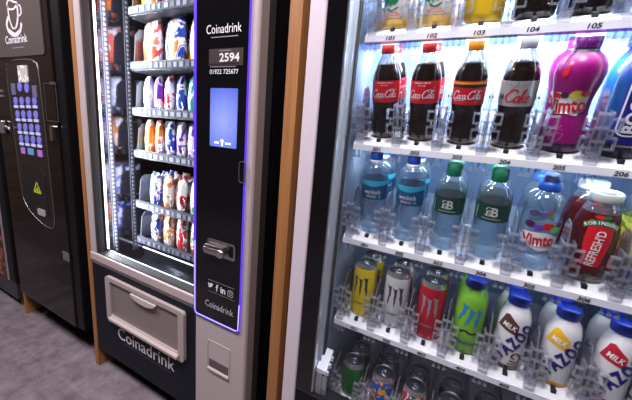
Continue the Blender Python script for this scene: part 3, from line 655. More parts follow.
for r_, S in enumerate(SH):
    z = S['z']; tn = math.tan(math.radians(S['tilt']))
    prof = [(YS, z-0.031), (YS, z-0.0165), (YTAB-0.002, z-0.0015), (YTAB, z), (YTAB+0.42, z+0.42*tn), (YTAB+0.42, z+0.42*tn-0.012), (YS+0.02, z-0.030)]
    sh = fp(MB().prism_x(prof, IX0+0.008, IX1-0.008), 'drink_shelf', matw)
    fp(MB().box(IX0+0.008, IX1-0.008, YS-0.0025, YS, z-0.031, z-0.0165), 'label_strip', stripw, sh)
    me = None
    for i in range(8):
        x = LX[0]+0.0919*(i-0.5)
        if me is None:
            mb = divider_mesh(S['tilt']); mb.v = [(a+x, b+YTAB, c+z) for a, b, c in mb.v]; o = fp(mb, 'lane_divider', clearp, sh); me = o
        else:
            o = me.copy(); C.objects.link(o); o.location = ((0.0919*i), 0, 0)
    for i in range(7):
        # black stop at the foot of each lane
        fp(MB().bbox(LX[i]-0.005, LX[i]+0.005, YTAB-0.009, YTAB+0.004, z-0.007, z+0.002, 0.001), 'stop_tab', black_ink, sh)
        fp(flat_art(MB(), text_art(str(S['n0']+i), 0.021, 0.0088, bold=0.03, shear=0.15), LX[i]+0.001, YS-0.0032, z-0.0245), 'shelf_number', black_ink, sh)
    if r_ == 0:
        for i in range(8):
            x = LX[0]+0.0919*(i-0.5); fp(MB().bbox(x-0.024, x+0.024, YS+0.004, YS+0.007, z-0.045, z-0.031, 0.002), 'strip_clip', clearp2, sh)
    if r_ == 1:
        for i in range(8):
            x = LX[0]+0.0919*(i-0.5); fp(MB().box(x-0.005, x-0.0015, YTAB+0.1, YTAB+0.101, z+0.118, z+0.124).box(x+0.0015, x+0.005, YTAB+0.1, YTAB+0.101, z+0.118, z+0.124).box(x-0.006, x+0.006, YTAB+0.1012, YTAB+0.104, z+0.02, z+0.13, 1), 'lane_tick', [tick, clearp], sh)

# ================================================================== DRINKS
petc = clear('clear_bottle', (0.93, 0.96, 0.99), 0.30, (0.45, 0.51, 0.62), 1, 0.04, 0.08, 0.6, 3, (0.16, 0.20, 0.28))
petw = clear('water_bottle', (0.80, 0.89, 0.95), 0.10, (0.62, 0.75, 0.86), 1, 0.05, 0.08, 0.6, 3, (0.22, 0.36, 0.48))
cola = mat('cola', (0.010, 0.005, 0.004), 0.07, coat=0.8)
cherry = clear('red_drink', (0.35, 0.03, 0.035), 0.42, (0.26, 0.02, 0.025), 0.8, 0.05, 0.06, 0.7, 2.4)
orange_l = mat('orange_drink', (0.98, 0.62, 0.16), 0.2, coat=0.6)
yellow_l = mat('yellow_drink', (0.95, 0.62, 0.02), 0.2, coat=0.6)
def plastic(nm, c, rough=0.35): return mat('plastic_'+nm, c, rough, coat=0.2)
def ink(nm, c): return mat('ink_'+nm, c, 0.35, coat=0.25)
red, dred, white = ink('red', (0.62, 0.010, 0.022)), ink('dark_red', (0.34, 0.01, 0.02)), ink('white', (0.82, 0.82, 0.84))
def capmesh(z, r, h, ribs=True):
    mb = MB(); mb.lathe([(r*0.98, z), (r, z+0.002), (r, z+h-0.002), (r*0.93, z+h)], 28)
    if ribs:
        for k in range(28):
            a = 2*PI*k/28; x, y = r*math.cos(a), r*math.sin(a); mb.tube([(x*0.985, y*0.985, z+0.002), (x*0.985, y*0.985, z+h-0.003)], 0.0006, 4)
    return mb
def band(prof, z0, z1, eps=0.0005, seg=36, yaw0=None):
    p = [(pr(prof, z0)+eps, z0)]+[(r+eps, z) for r, z in prof if z0 < z < z1]+[(pr(prof, z1)+eps, z1)]
    mb = MB(); mb.lathe(p, seg, cap=False); mb.flat = False; return mb

COLA_P = [(0.015, 0.003), (0.023, 0.0), (0.0295, 0.005), (0.0325, 0.018), (0.0335, 0.032), (0.0325, 0.055), (0.0305, 0.075), (0.0305, 0.085), (0.0318, 0.092), (0.0325, 0.12), (0.0325, 0.148), (0.0322, 0.156), (0.0295, 0.170), (0.0235, 0.187), (0.0175, 0.200), (0.0138, 0.209), (0.0132, 0.217)]
COLA_P = [(r, z*0.925) for r, z in COLA_P]
def petal(mb):
    for k in range(5):
        a = 2*PI*k/5+0.3; c, s_ = math.cos(a), math.sin(a)
        pts = [(0.012*c, 0.012*s_, 0.007), (0.022*c, 0.022*s_, 0.0048), (0.029*c, 0.029*s_, 0.010), (0.0328*c, 0.0328*s_, 0.024)]
        mb.tube(pts, 0.0045, 6, 0)
def cola_bottle(name, lab, cat, group, capc, labelc, lettering, extra=None):
    t = thing(name, lab, cat, (0, 0, 0), group)
    mb = MB(); mb.lathe(COLA_P, 32, mfun=lambda z: 0 if z < 0.170 else 1); petal(mb)
    mb.build('body', [cola, petc], t)
    capmesh(0.196, 0.0145, 0.019).build('cap', capc, t)
    lb_ = band(COLA_P, 0.090, 0.139).build('label', labelc, t)
    lettering(lb_)
    return t
def cola_letters(lb_, col=white, extra=None):
    a = fit_art(COLA, 0.060, 0.024)
    mb = wrap(MB(), xf(a, 0, 0.109), COLA_P, 0.0011); mb.build('lettering', col, lb_)
    a2 = joinart(xf(text_art('ORIGINAL TASTE', 0.036, 0.0035), 0, 0.1345), xf(text_art('SINCE 1886', 0.017, 0.0026), 0, 0.129))
    if extra is None: wrap(MB(), a2, COLA_P, 0.0011).build('small_print', col, lb_)
    else: extra(lb_)
def vanilla_extra(lb_):
    b1 = band(COLA_P, 0.132, 0.1365, 0.001); b1.build('label_stripe', ink('orange', (0.85, 0.36, 0.02)), lb_)
    band(COLA_P, 0.1255, 0.132, 0.0008).build('label_stripe', black_ink, lb_)
def diet_letters(lb_):
    a = fit_art(COKE, 0.046, 0.028); wrap(MB(), xf(a, 0.002, 0.111), COLA_P, 0.0011).build('lettering', red, lb_)
    d = text_art('diet', 0.013, 0.012, bold=0.02, shear=0.2); wrap(MB(), xf(d, -0.031, 0.109, 20), COLA_P, 0.0012).build('lettering', black_ink, lb_)
    wrap(MB(), poly_art([(0.031, 0.091), (0.034, 0.091), (0.038, 0.138), (0.035, 0.138)]), COLA_P, 0.001).build('label_stripe', ink('lime', (0.12, 0.6, 0.08)), lb_)
    wrap(MB(), stroke_art([([(-0.03, 0.137), (-0.005, 0.129), (0.03, 0.136)], 0.001), ([(-0.035, 0.092), (-0.015, 0.118), (0.0, 0.137)], 0.0012)], 0.001), COLA_P, 0.001).build('label_stripe', grey_ink, lb_)

# each maker returns a thing standing at the origin
VIM_P = [(0.025, 0.003), (0.031, 0.0), (0.0365, 0.006), (0.0385, 0.022), (0.0375, 0.04), (0.0335, 0.065), (0.0305, 0.085), (0.0305, 0.098), (0.033, 0.118), (0.0375, 0.140), (0.0395, 0.156), (0.0375, 0.172), (0.031, 0.185), (0.022, 0.193), (0.0185, 0.196), (0.0182, 0.203)]
def fruit(mb, prof, parts):
    for cx, cz, rx, rz, mi in parts: wrap(mb, poly_art(ell(cx, cz, rx, rz, 16)), prof, 0.0012+0.0002*mi, mi)
    return mb
vpurple = ink('magenta_sleeve', (0.30, 0.004, 0.17)); vdark = ink('dark_purple', (0.05, 0.008, 0.06)); yel = ink('yellow', (0.85, 0.75, 0.05))
def vimto_letters(prof, z, w, h, parent, rot=12):
    tx = text_art('Vimto', w, h, bold=0.03); big = text_art('Vimto', w*1.04, h*1.10, bold=0.10)
    wrap(MB(), joinart(xf(big, 0.0, z, rot)), prof, 0.0018).build('lettering_outline', white, parent)
    wrap(MB(), xf(tx, 0.0, z, rot), prof, 0.0024).build('lettering', red, parent)
def make_purple(lab, g):
    t = thing('bottle', lab, 'bottle', group=g)
    mb = MB(); mb.lathe(VIM_P, 36, mfun=lambda z: 1 if z < 0.016 or z > 0.1935 else 0); b = mb.build('body', [vpurple, vdark], t)
    MB().lathe([(0.0195, 0.1945), (0.0205, 0.1965), (0.0195, 0.1985)], 28).build('neck_ring', petc, t)
    capmesh(0.2, 0.0195, 0.021).build('cap', plastic('purple_cap', (0.16, 0.012, 0.22)), t)
    lb_ = wrap(MB(), poly_art([(-0.03, 0.088), (0.022, 0.078), (0.033, 0.104), (0.036, 0.128), (0.012, 0.119), (-0.02, 0.122), (-0.032, 0.112)]), VIM_P, 0.0008).build('label', white, t)
    mb = MB(); fruit(mb, VIM_P, [(0.014, 0.118, 0.010, 0.009, 0), (-0.004, 0.117, 0.007, 0.006, 1), (-0.018, 0.114, 0.009, 0.007, 2), (0.027, 0.121, 0.008, 0.006, 2)]); mb.build('fruit_print', [yel, vdark, red], lb_)
    vimto_letters(VIM_P, 0.097, 0.062, 0.029, lb_, 8)
    wrap(MB(), joinart(poly_art(ell(-0.012, 0.158, 0.006, 0.008, 14)), stroke_art([([(-0.012, 0.150), (-0.006, 0.168), (-0.01, 0.174)], 0.003)], 0.003)), VIM_P, 0.001).build('drop_print', red, b)
    wrap(MB(), joinart(stroke_art([[(-0.012, 0.042), (0.012, 0.042), (0.0, 0.022), (-0.012, 0.042)], [(-0.006, 0.06), (0.0, 0.05), (0.006, 0.06)], [(-0.01, 0.05), (0.01, 0.05)], [(0, 0.022), (0, 0.06)]], 0.0012, 2)), VIM_P, 0.001).build('line_print', ink('pink', (0.75, 0.2, 0.55)), b)
    return t
BOO_P = [(r*0.865, z) for r, z in [(0.028, 0.002), (0.036, 0.0), (0.040, 0.004), (0.0405, 0.03), (0.0405, 0.14), (0.038, 0.158), (0.031, 0.176), (0.022, 0.190), (0.018, 0.197), (0.0175, 0.205)]]
def blue_sleeve():
    m = mat('blue_sleeve', (0.02, 0.03, 0.4), 0.28, coat=0.4); nt = m.node_tree; b = nt.nodes['Principled BSDF']; N = nt.nodes.new; L = nt.links.new
    tc = N('ShaderNodeTexCoord'); sx = N('ShaderNodeSeparateXYZ'); cr = N('ShaderNodeValToRGB'); mr = N('ShaderNodeMapRange'); mr.inputs['From Min'].default_value = -0.04; mr.inputs['From Max'].default_value = 0.04
    L(tc.outputs['Object'], sx.inputs[0]); L(sx.outputs['X'], mr.inputs['Value']); L(mr.outputs[0], cr.inputs[0]); L(cr.outputs[0], b.inputs['Base Color'])
    cr.color_ramp.elements[0].position = 0.04; cr.color_ramp.elements[0].color = (0.015, 0.20, 0.52, 1); cr.color_ramp.elements[1].position = 0.30; cr.color_ramp.elements[1].color = (0.010, 0.012, 0.26, 1); return m
def make_boost(lab, g):
    t = thing('bottle', lab, 'bottle', group=g)
    b = MB().lathe(BOO_P, 36, mfun=lambda z: 1 if z < 0.034 else 0).build('body', [blue_sleeve(), mat('ink_navy', (0.012, 0.010, 0.035), 0.35)], t)
    capmesh(0.2, 0.0195, 0.020).build('cap', plastic('blue_cap', (0.008, 0.03, 0.42)), t)
    mb = MB(); n = 8
    o = rrect(-0.019, 0.019, 0.045, 0.158, 0.016, n); i_ = rrect(-0.016, 0.016, 0.048, 0.155, 0.013, n)
    wrap(mb, (o+i_, [(k, (k+1) % len(o), len(o)+(k+1) % len(o), len(o)+k) for k in range(len(o))]), BOO_P, 0.0012)
    lb_ = mb.build('label', white, b)
    wrap(MB(), poly_art(i_), BOO_P, 0.0009).build('label_field', mat('ink_deep_blue', (0.008, 0.01, 0.22), 0.3, coat=0.3), b)
    wrap(MB(), xf(text_art('BOOST', 0.098, 0.021, bold=0.035), 0.0, 0.101, 90), BOO_P, 0.0016).build('lettering', white, b)
    wrap(MB(), xf(text_art('ORIGINAL', 0.030, 0.0042), 0.0, 0.026), BOO_P, 0.0012).build('lettering', white, b)
    return t
WAT_P = [(0.018, 0.003), (0.026, 0.0), (0.031, 0.005), (0.033, 0.02), (0.0325, 0.05), (0.0335, 0.075), (0.0325, 0.10), (0.0335, 0.118), (0.0335, 0.16), (0.0315, 0.166), (0.0335, 0.172), (0.0325, 0.18), (0.0285, 0.192), (0.021, 0.199), (0.015, 0.203), (0.0143, 0.211)]
def make_water(lab, g):
    t = thing('bottle', lab, 'bottle', group=g); MB().lathe(WAT_P, 32).build('body', petw, t)
    MB().lathe([(0.0155, 0.2), (0.0165, 0.202), (0.0165, 0.207), (0.0155, 0.209)], 24).build('neck_ring', plastic('white_ring', (0.75, 0.80, 0.88)), t)
    capmesh(0.209, 0.0155, 0.019).build('cap', plastic('water_blue', (0.005, 0.075, 0.55)), t)
    lb_ = band(WAT_P, 0.104, 0.158).build('label', mat('ink_teal_blue', (0.008, 0.085, 0.22), 0.3, coat=0.2), t)
    wrap(MB(), poly_art([(-0.10, 0.140), (-0.05, 0.148), (0.0, 0.141), (0.05, 0.148), (0.10, 0.140), (0.10, 0.1575), (-0.10, 0.1575)]), WAT_P, 0.001).build('label_stripe', ink('cyan', (0.04, 0.40, 0.62)), lb_)
    wrap(MB(), joinart(xf(text_art('wenlock', 0.042, 0.0125), 0.0, 0.127), xf(text_art('SPRING', 0.026, 0.0065), -0.003, 0.1135)), WAT_P, 0.0012).build('lettering', white, lb_)
    wrap(MB(), poly_art(ell(0.019, 0.113, 0.004, 0.004, 12)), WAT_P, 0.0012).build('emblem', ink('cyan', (0.04, 0.40, 0.62)), lb_)
    return t
GRN_P = [(0.018, 0.003), (0.026, 0.0), (0.0315, 0.005), (0.0335, 0.018), (0.033, 0.05), (0.034, 0.09), (0.034, 0.145), (0.0335, 0.158), (0.0305, 0.172), (0.0235, 0.184), (0.0165, 0.192), (0.0145, 0.197), (0.0143, 0.205)]
dgreen = ink('dark_green', (0.004, 0.045, 0.032))
def make_green(lab, g):
    t = thing('bottle', lab, 'bottle', group=g); MB().lathe(GRN_P, 32).build('body', petw, t)
    capmesh(0.194, 0.0160, 0.030).build('cap', plastic('green_cap', (0.004, 0.19, 0.085)), t)
    lb_ = band(GRN_P, 0.102, 0.146).build('label', dgreen, t)
    gi = ink('pale_grey', (0.55, 0.60, 0.58))
    wrap(MB(), joinart(xf(text_art('B', 0.013, 0.022, bold=0.02), 0.005, 0.127), xf(text_art('a', 0.012, 0.014), -0.007, 0.1235, 0, -1.0, 1.0), stroke_art([([(-0.012, 0.131), (-0.009, 0.137), (-0.001, 0.136)], 0.0018)], 0.0018)), GRN_P, 0.0012).build('emblem', gi, lb_)
    rs = random.Random(3); P = []; x = -0.018
    while x < 0.018: w = rs.uniform(0.0012, 0.0022); P.append(rect(x, x+w, 0.1085, 0.1085+rs.uniform(0.002, 0.0034))); x += w+0.0009
    wrap(MB(), poly_art(*P), GRN_P, 0.0012).build('small_print', ink('mint', (0.35, 0.6, 0.42)), lb_)
    wrap(MB(), poly_art([(-0.035, 0.104), (-0.0325, 0.104), (-0.0325, 0.136), (-0.035, 0.136)]), GRN_P, 0.0012).build('small_print', ink('mint', (0.35, 0.6, 0.42)), lb_)
    return t
CLR_P = [(0.02, 0.003), (0.028, 0.0), (0.035, 0.005), (0.037, 0.02), (0.036, 0.045), (0.0365, 0.06), (0.0375, 0.10), (0.037, 0.125), (0.0345, 0.135), (0.0365, 0.142), (0.0355, 0.152), (0.031, 0.166), (0.0235, 0.176), (0.0185, 0.181), (0.018, 0.187)]
def make_clear_sport(lab, g):
    t = thing('bottle', lab, 'bottle', group=g); MB().lathe(CLR_P, 32).build('body', petw, t)
    cb = plastic('sport_blue', (0.01, 0.10, 0.52))
    mb = MB(); mb.lathe([(0.0195, 0.184), (0.0205, 0.186), (0.0205, 0.199), (0.0185, 0.202), (0.0135, 0.204), (0.012, 0.213), (0.0105, 0.216)], 28); mb.build('cap', cb, t)
    MB().lathe([(0.0155, 0.204), (0.0155, 0.216), (0.0125, 0.222), (0.003, 0.224)], 24).build('over_cap', petc, t)
    lb_ = wrap(MB(), poly_art([(-0.040, 0.066), (0.0, 0.046), (0.040, 0.056), (0.042, 0.120), (-0.042, 0.120)]), CLR_P, 0.0008).build('label', clear('print_film', (0.75, 0.85, 0.95), 0.35, (0.55, 0.72, 0.9), 0.6, 0.2, 0.04, 0.3), t)
    mb = MB(); fruit(mb, CLR_P, [(-0.02, 0.112, 0.010, 0.008, 0), (0.012, 0.113, 0.011, 0.008, 1), (0.026, 0.106, 0.009, 0.008, 2), (-0.004, 0.108, 0.009, 0.007, 3), (0.032, 0.116, 0.007, 0.006, 0)]); mb.build('fruit_print', [vdark, red, ink('lime', (0.12, 0.6, 0.08)), ink('violet', (0.14, 0.05, 0.4))], lb_)
    wrap(MB(), poly_art([(-0.032, 0.092), (-0.030, 0.066), (0.006, 0.052), (0.036, 0.058), (0.036, 0.088), (0.01, 0.098)]), CLR_P, 0.0012).build('label_field', white, lb_)
    vimto_letters(CLR_P, 0.079, 0.056, 0.028, lb_, 6)
    return t
ROB_P = [(r*0.965, z) for r, z in [(0.03, 0.003), (0.038, 0.0), (0.0425, 0.006), (0.0435, 0.02), (0.0425, 0.05), (0.0415, 0.08), (0.0395, 0.11), (0.036, 0.135), (0.031, 0.155), (0.026, 0.168), (0.0225, 0.173), (0.022, 0.178)]]
def make_robin(lab, g):
    t = thing('bottle', lab, 'bottle', group=g); MB().lathe(ROB_P, 36, mfun=lambda z: 0 if 0.016 < z < 0.158 else 1).build('body', [cherry, petc], t)
    MB().lathe([(0.0255, 0.176), (0.0265, 0.178), (0.0265, 0.192), (0.0245, 0.195), (0.0, 0.1955)], 32).build('cap', plastic('ivory_cap', (0.52, 0.56, 0.55)), t)
    cp_ = MB().lathe([(0.0, 0.1958), (0.018, 0.1958), (0.018, 0.1962), (0.0, 0.1962)], 24, cap=False).build('cap_print', ink('mint', (0.35, 0.6, 0.42)), t)
    lb_ = wrap(MB(), poly_art([(-0.012, 0.042), (0.018, 0.042), (0.024, 0.10), (0.022, 0.142), (-0.016, 0.142), (-0.018, 0.10)]), ROB_P, 0.0008).build('label', red, t)
    wrap(MB(), xf(text_art("REFRESH'D", 0.078, 0.015, bold=0.015), 0.003, 0.083, 86), ROB_P, 0.0014).build('lettering', white, lb_)
    arch = [(-0.024, 0.128), (-0.012, 0.136), (0.003, 0.139), (0.018, 0.136), (0.030, 0.128)]
    wrap(MB(), poly_art([(x, z-0.006) for x, z in arch]+[(x, z+0.006) for x, z in reversed(arch)]), ROB_P, 0.0014).build('label_banner', ink('leaf_green', (0.02, 0.16, 0.05)), lb_)
    mb = MB(); word = 'ROBINSONS'
    for k, ch in enumerate(word):
        a = -0.021+0.048*k/(len(word)-1); zz = 0.139-0.011*((a-0.003)/0.027)**2
        wrap(mb, xf(text_art(ch, None, 0.0065, bold=0.02), a, zz, -40*(a-0.003)/0.027), ROB_P, 0.002)
    mb.build('lettering', white, lb_)
    mb = MB(); fruit(mb, ROB_P, [(-0.003, 0.149, 0.008, 0.004, 0), (0.008, 0.150, 0.006, 0.004, 1), (-0.022, 0.045, 0.007, 0.007, 0), (0.006, 0.022, 0.006, 0.003, 1), (0.026, 0.026, 0.006, 0.004, 1)]); mb.build('fruit_print', [red, ink('leaf_green', (0.02, 0.16, 0.05))], lb_)
    return t
def can_prof(r, h): return [(r*0.72, 0.003), (r*0.80, 0.0), (r*0.86, 0.003), (r*0.985, 0.014), (r, 0.018), (r, h-0.020), (r*0.97, h-0.014), (r*0.86, h-0.004), (r*0.85, h-0.002), (r*0.86, h)]
lid_m = mat('can_lid', (0.62, 0.64, 0.68), 0.22, 1.0); can_al = mat('can_metal', (0.70, 0.71, 0.74), 0.25, 0.9)
def make_can(name, lab, g, r, h, bodym, art=None, artm=None, art2=None, art2m=None, group_cat='can'):
    P = can_prof(r, h); t = thing(name, lab, 'can', group=g)
    b = MB().lathe(P, 36, mfun=lambda z: 1 if z < 0.008 or z > h-0.013 else 0, cap=False).build('body', [bodym, can_al], t)
    b.data.materials.update()
    mb = MB(); mb.lathe([(r*0.86, h), (r*0.83, h), (r*0.79, h-0.005), (r*0.74, h-0.004), (0.0, h-0.004)], 32, cap=False); ld = mb.build('lid', lid_m, t)
    mb = MB(); mb.tube([(0.009*math.cos(a), -0.004+0.013*math.sin(a)*0.8, h-0.0022) for a in [2*PI*k/14 for k in range(14)]], 0.0014, 5, closed=True); mb.bbox(-0.006, 0.006, -0.002, 0.006, h-0.0035, h-0.0015, 0.0006)
    mb.build('pull_tab', mat('tab_metal', (0.75, 0.76, 0.80), 0.18, 1.0), ld)
    if art: wrap(MB(), art, P, 0.0006).build('emblem', artm, b)
    if art2: wrap(MB(), art2, P, 0.0006).build('small_print', art2m, b)
    return t
def strokes_row(x0, x1, z, h, seed):
    rs = random.Random(seed); P = []; x = x0
    while x < x1: w = rs.uniform(0.0015, 0.003); P.append(rect(x, x+w, z, z+h*rs.uniform(0.6, 1))); x += w+0.0014
    return poly_art(*P)
claw_dk = mat('claw_dark', (0.06, 0.06, 0.07), 0.35, 0.3)
def make_energy(colname, c, lab, g, met=0.3, dark=claw_dk):
    return make_can('drink_can', lab, g, 0.0330, 0.168, mat('can_'+colname, c, 0.3, met, coat=0.2), xf(claw(0.044, 0.066), 0, 0.098), dark, strokes_row(-0.014, 0.014, 0.043, 0.006, len(colname)), dark)
GB_P = [(0.022, 0.003), (0.028, 0.0), (0.033, 0.005), (0.0345, 0.018), (0.034, 0.04), (0.0345, 0.13), (0.033, 0.146), (0.0295, 0.158), (0.0235, 0.166), (0.0215, 0.169), (0.021, 0.172)]
def make_green_energy(lab, g):
    t = thing('bottle', lab, 'bottle', group=g); b = MB().lathe(GB_P, 32).build('body', mat('ink_lime_green', (0.17, 0.42, 0.03), 0.32, coat=0.3), t)
    capmesh(0.171, 0.0225, 0.022).build('cap', plastic('navy_cap', (0.008, 0.025, 0.24)), t)
    wrap(MB(), xf(claw(0.050, 0.056), 0.0, 0.102, -14), GB_P, 0.001).build('emblem', ink('sky_blue', (0.01, 0.22, 0.50)), b)
    wrap(MB(), xf(stroke_art([([(-0.02, -0.002), (-0.008, 0.003), (0.004, -0.002), (0.02, 0.002)], 0.006)], 0.006), 0.006, 0.062), GB_P, 0.001).build('small_print', black_ink, b)
    wrap(MB(), strokes_row(-0.024, 0.024, 0.028, 0.011, 5), GB_P, 0.001).build('small_print', ink('indigo', (0.05, 0.05, 0.28)), b)
    return t
YAZ_P = [(0.020, 0.003), (0.026, 0.0), (0.0305, 0.004), (0.0320, 0.014), (0.0320, 0.09), (0.0325, 0.115), (0.0315, 0.132), (0.0275, 0.148), (0.0225, 0.158), (0.0195, 0.163), (0.019, 0.168)]
def make_milk(flav, c, lab, g):
    t = thing('bottle', lab, 'bottle', group=g); pc = ink('flavour_'+flav, c)
    b = MB().lathe(YAZ_P, 36, mfun=lambda z: 1 if z < 0.018 else 0).build('body', [mat('milk_white', (0.72, 0.72, 0.74), 0.35, coat=0.2), pc], t)
    MB().lathe([(0.0205, 0.164), (0.0218, 0.167), (0.0222, 0.172), (0.0222, 0.184), (0.0205, 0.188), (0.0, 0.1885)], 32).build('cap', plastic('royal_blue_cap', (0.006, 0.035, 0.40)), t)
    lb_ = wrap(MB(), poly_art([(-0.036, 0.108), (0.008, 0.096), (0.008, 0.122), (-0.014, 0.144), (-0.022, 0.142)]), YAZ_P, 0.0008).build('label', pc, b)
    wrap(MB(), xf(text_art('MILK', 0.028, 0.013, bold=0.02), -0.009, 0.1155, -16), YAZ_P, 0.0014).build('lettering', white, b)
    navy_i = mat('ink_navy_blue', (0.010, 0.012, 0.16), 0.35, coat=0.2)
    mb = MB(); xs = [(-0.020, 0.039), (-0.008, 0.057), (0.004, 0.075), (0.016, 0.094), (0.028, 0.114)]
    for ch, (a, zz), s_ in zip('YAZOO', xs, (0.027, 0.028, 0.028, 0.031, 0.033)): wrap(mb, xf(text_art(ch, 0.0205, s_, bold=0.05), a, zz, 54), YAZ_P, 0.0014)
    mb.build('lettering', navy_i, b)
    if flav == 'chocolate':
        wrap(MB(), joinart(stroke_art([([(0.004, 0.028), (0.02, 0.026), (0.026, 0.040), (0.014, 0.05), (0.006, 0.04), (0.014, 0.034)], 0.004), ([(0.0, 0.02), (0.03, 0.018)], 0.004)], 0.004)), YAZ_P, 0.0012).build('swirl_print', pc, b)
    return t
JU_P = [(0.022, 0.002), (0.030, 0.0), (0.035, 0.004), (0.036, 0.012), (0.0345, 0.022), (0.0345, 0.15), (0.030, 0.175), (0.018, 0.195), (0.017, 0.205)]
def make_juice(lab, g):
    t = thing('bottle', lab, 'bottle', group=g); MB().lathe(JU_P, 32).build('body', orange_l, t)
    capmesh(0.2, 0.019, 0.02).build('cap', plastic('green_cap', (0.004, 0.19, 0.085)), t)
    lb_ = band(JU_P, 0.023, 0.145, 0.0008).build('label', ink('cream_white', (0.80, 0.79, 0.76)), t)
    gr = ink('script_green', (0.01, 0.25, 0.10))
    wrap(MB(), xf(stroke_art([([(-0.026, 0.058), (-0.012, 0.082), (-0.016, 0.062), (0.0, 0.086), (-0.006, 0.060), (0.008, 0.080), (0.004, 0.062), (0.018, 0.078)], 0.006), ([(-0.028, 0.072), (-0.02, 0.096), (-0.008, 0.088), (0.016, 0.104)], 0.006), ([(-0.012, 0.056), (0.0, 0.050), (0.014, 0.056)], 0.004)], 0.005), 0, -0.012), JU_P, 0.0014).build('lettering', gr, lb_)
    wrap(MB(), joinart(strokes_row(-0.020, 0.016, 0.032, 0.004, 8), strokes_row(-0.022, 0.018, 0.0265, 0.004, 9)), JU_P, 0.0014).build('small_print', ink('coral', (0.85, 0.22, 0.10)), lb_)
    wrap(MB(), poly_art(ell(0.028, 0.068, 0.007, 0.010, 14)), JU_P, 0.0014).build('fruit_print', ink('amber', (0.95, 0.55, 0.03)), lb_)
    return t
OA_P = [(0.024, 0.002), (0.032, 0.0), (0.037, 0.005), (0.0385, 0.02), (0.0385, 0.05), (0.035, 0.10), (0.036, 0.15), (0.030, 0.18), (0.018, 0.198), (0.017, 0.206)]
def make_orange(lab, g):
    t = thing('bottle', lab, 'bottle', group=g); MB().lathe(OA_P, 32).build('body', yellow_l, t)
    capmesh(0.2, 0.019, 0.02).build('cap', plastic('green_cap', (0.004, 0.19, 0.085)), t)
    lb_ = band(OA_P, 0.052, 0.145, 0.0008).build('label', ink('orange', (0.85, 0.36, 0.02)), t)
    wrap(MB(), xf(strokes_row(-0.012, 0.012, 0, 0.006, 4), 0, 0.045), OA_P, 0.001).build('small_print', black_ink, lb_)
    return t
def make_dark(lab, g, side):
    t = thing('bottle', lab, 'bottle', group=g)
    mb = MB(); P = [(r*1.13, z) for r, z in COLA_P]; mb.lathe(P, 32, mfun=lambda z: 0 if z < 0.170 else 1)
    for k in range(5):
        a = 2*PI*k/5+0.3; c, s_ = math.cos(a), math.sin(a)
        mb.tube([(0.012*c, 0.012*s_, 0.006), (0.026*c, 0.026*s_, 0.006), (0.034*c, 0.034*s_, 0.009), (0.0355*c, 0.0355*s_, 0.026)], 0.0045, 6, 0)
    mb.build('body', [cola, petc], t)
    capmesh(0.196, 0.0150, 0.021).build('cap', plastic('black_cap', (0.02, 0.02, 0.02)), t)
    lb_ = band(P, 0.045, 0.140, 0.0008).build('label', side, t)
    return t
def make_yellow(lab, g):
    t = thing('bottle', lab, 'bottle', group=g); MB().lathe(CLR_P, 32).build('body', petw, t)
    capmesh(0.184, 0.0205, 0.022).build('cap', plastic('green_cap', (0.004, 0.19, 0.085)), t)
    lb_ = band(CLR_P, 0.05, 0.125, 0.0008).build('label', blotch('lime_label', [(0.35, 0.45, 0.05), (0.75, 0.68, 0.10), (0.12, 0.30, 0.05)], 40), t)
    return t
can_orange_blue = blotch('can_blue_orange', [(0.85, 0.36, 0.02), (0.01, 0.08, 0.38), (0.012, 0.10, 0.45), (0.85, 0.36, 0.02)], 42, 0.3)
can_colour = blotch('can_mixed', [(0.55, 0.02, 0.05), (0.7, 0.68, 0.66), (0.03, 0.03, 0.04), (0.8, 0.4, 0.05), (0.05, 0.2, 0.45)], 50, 0.3)

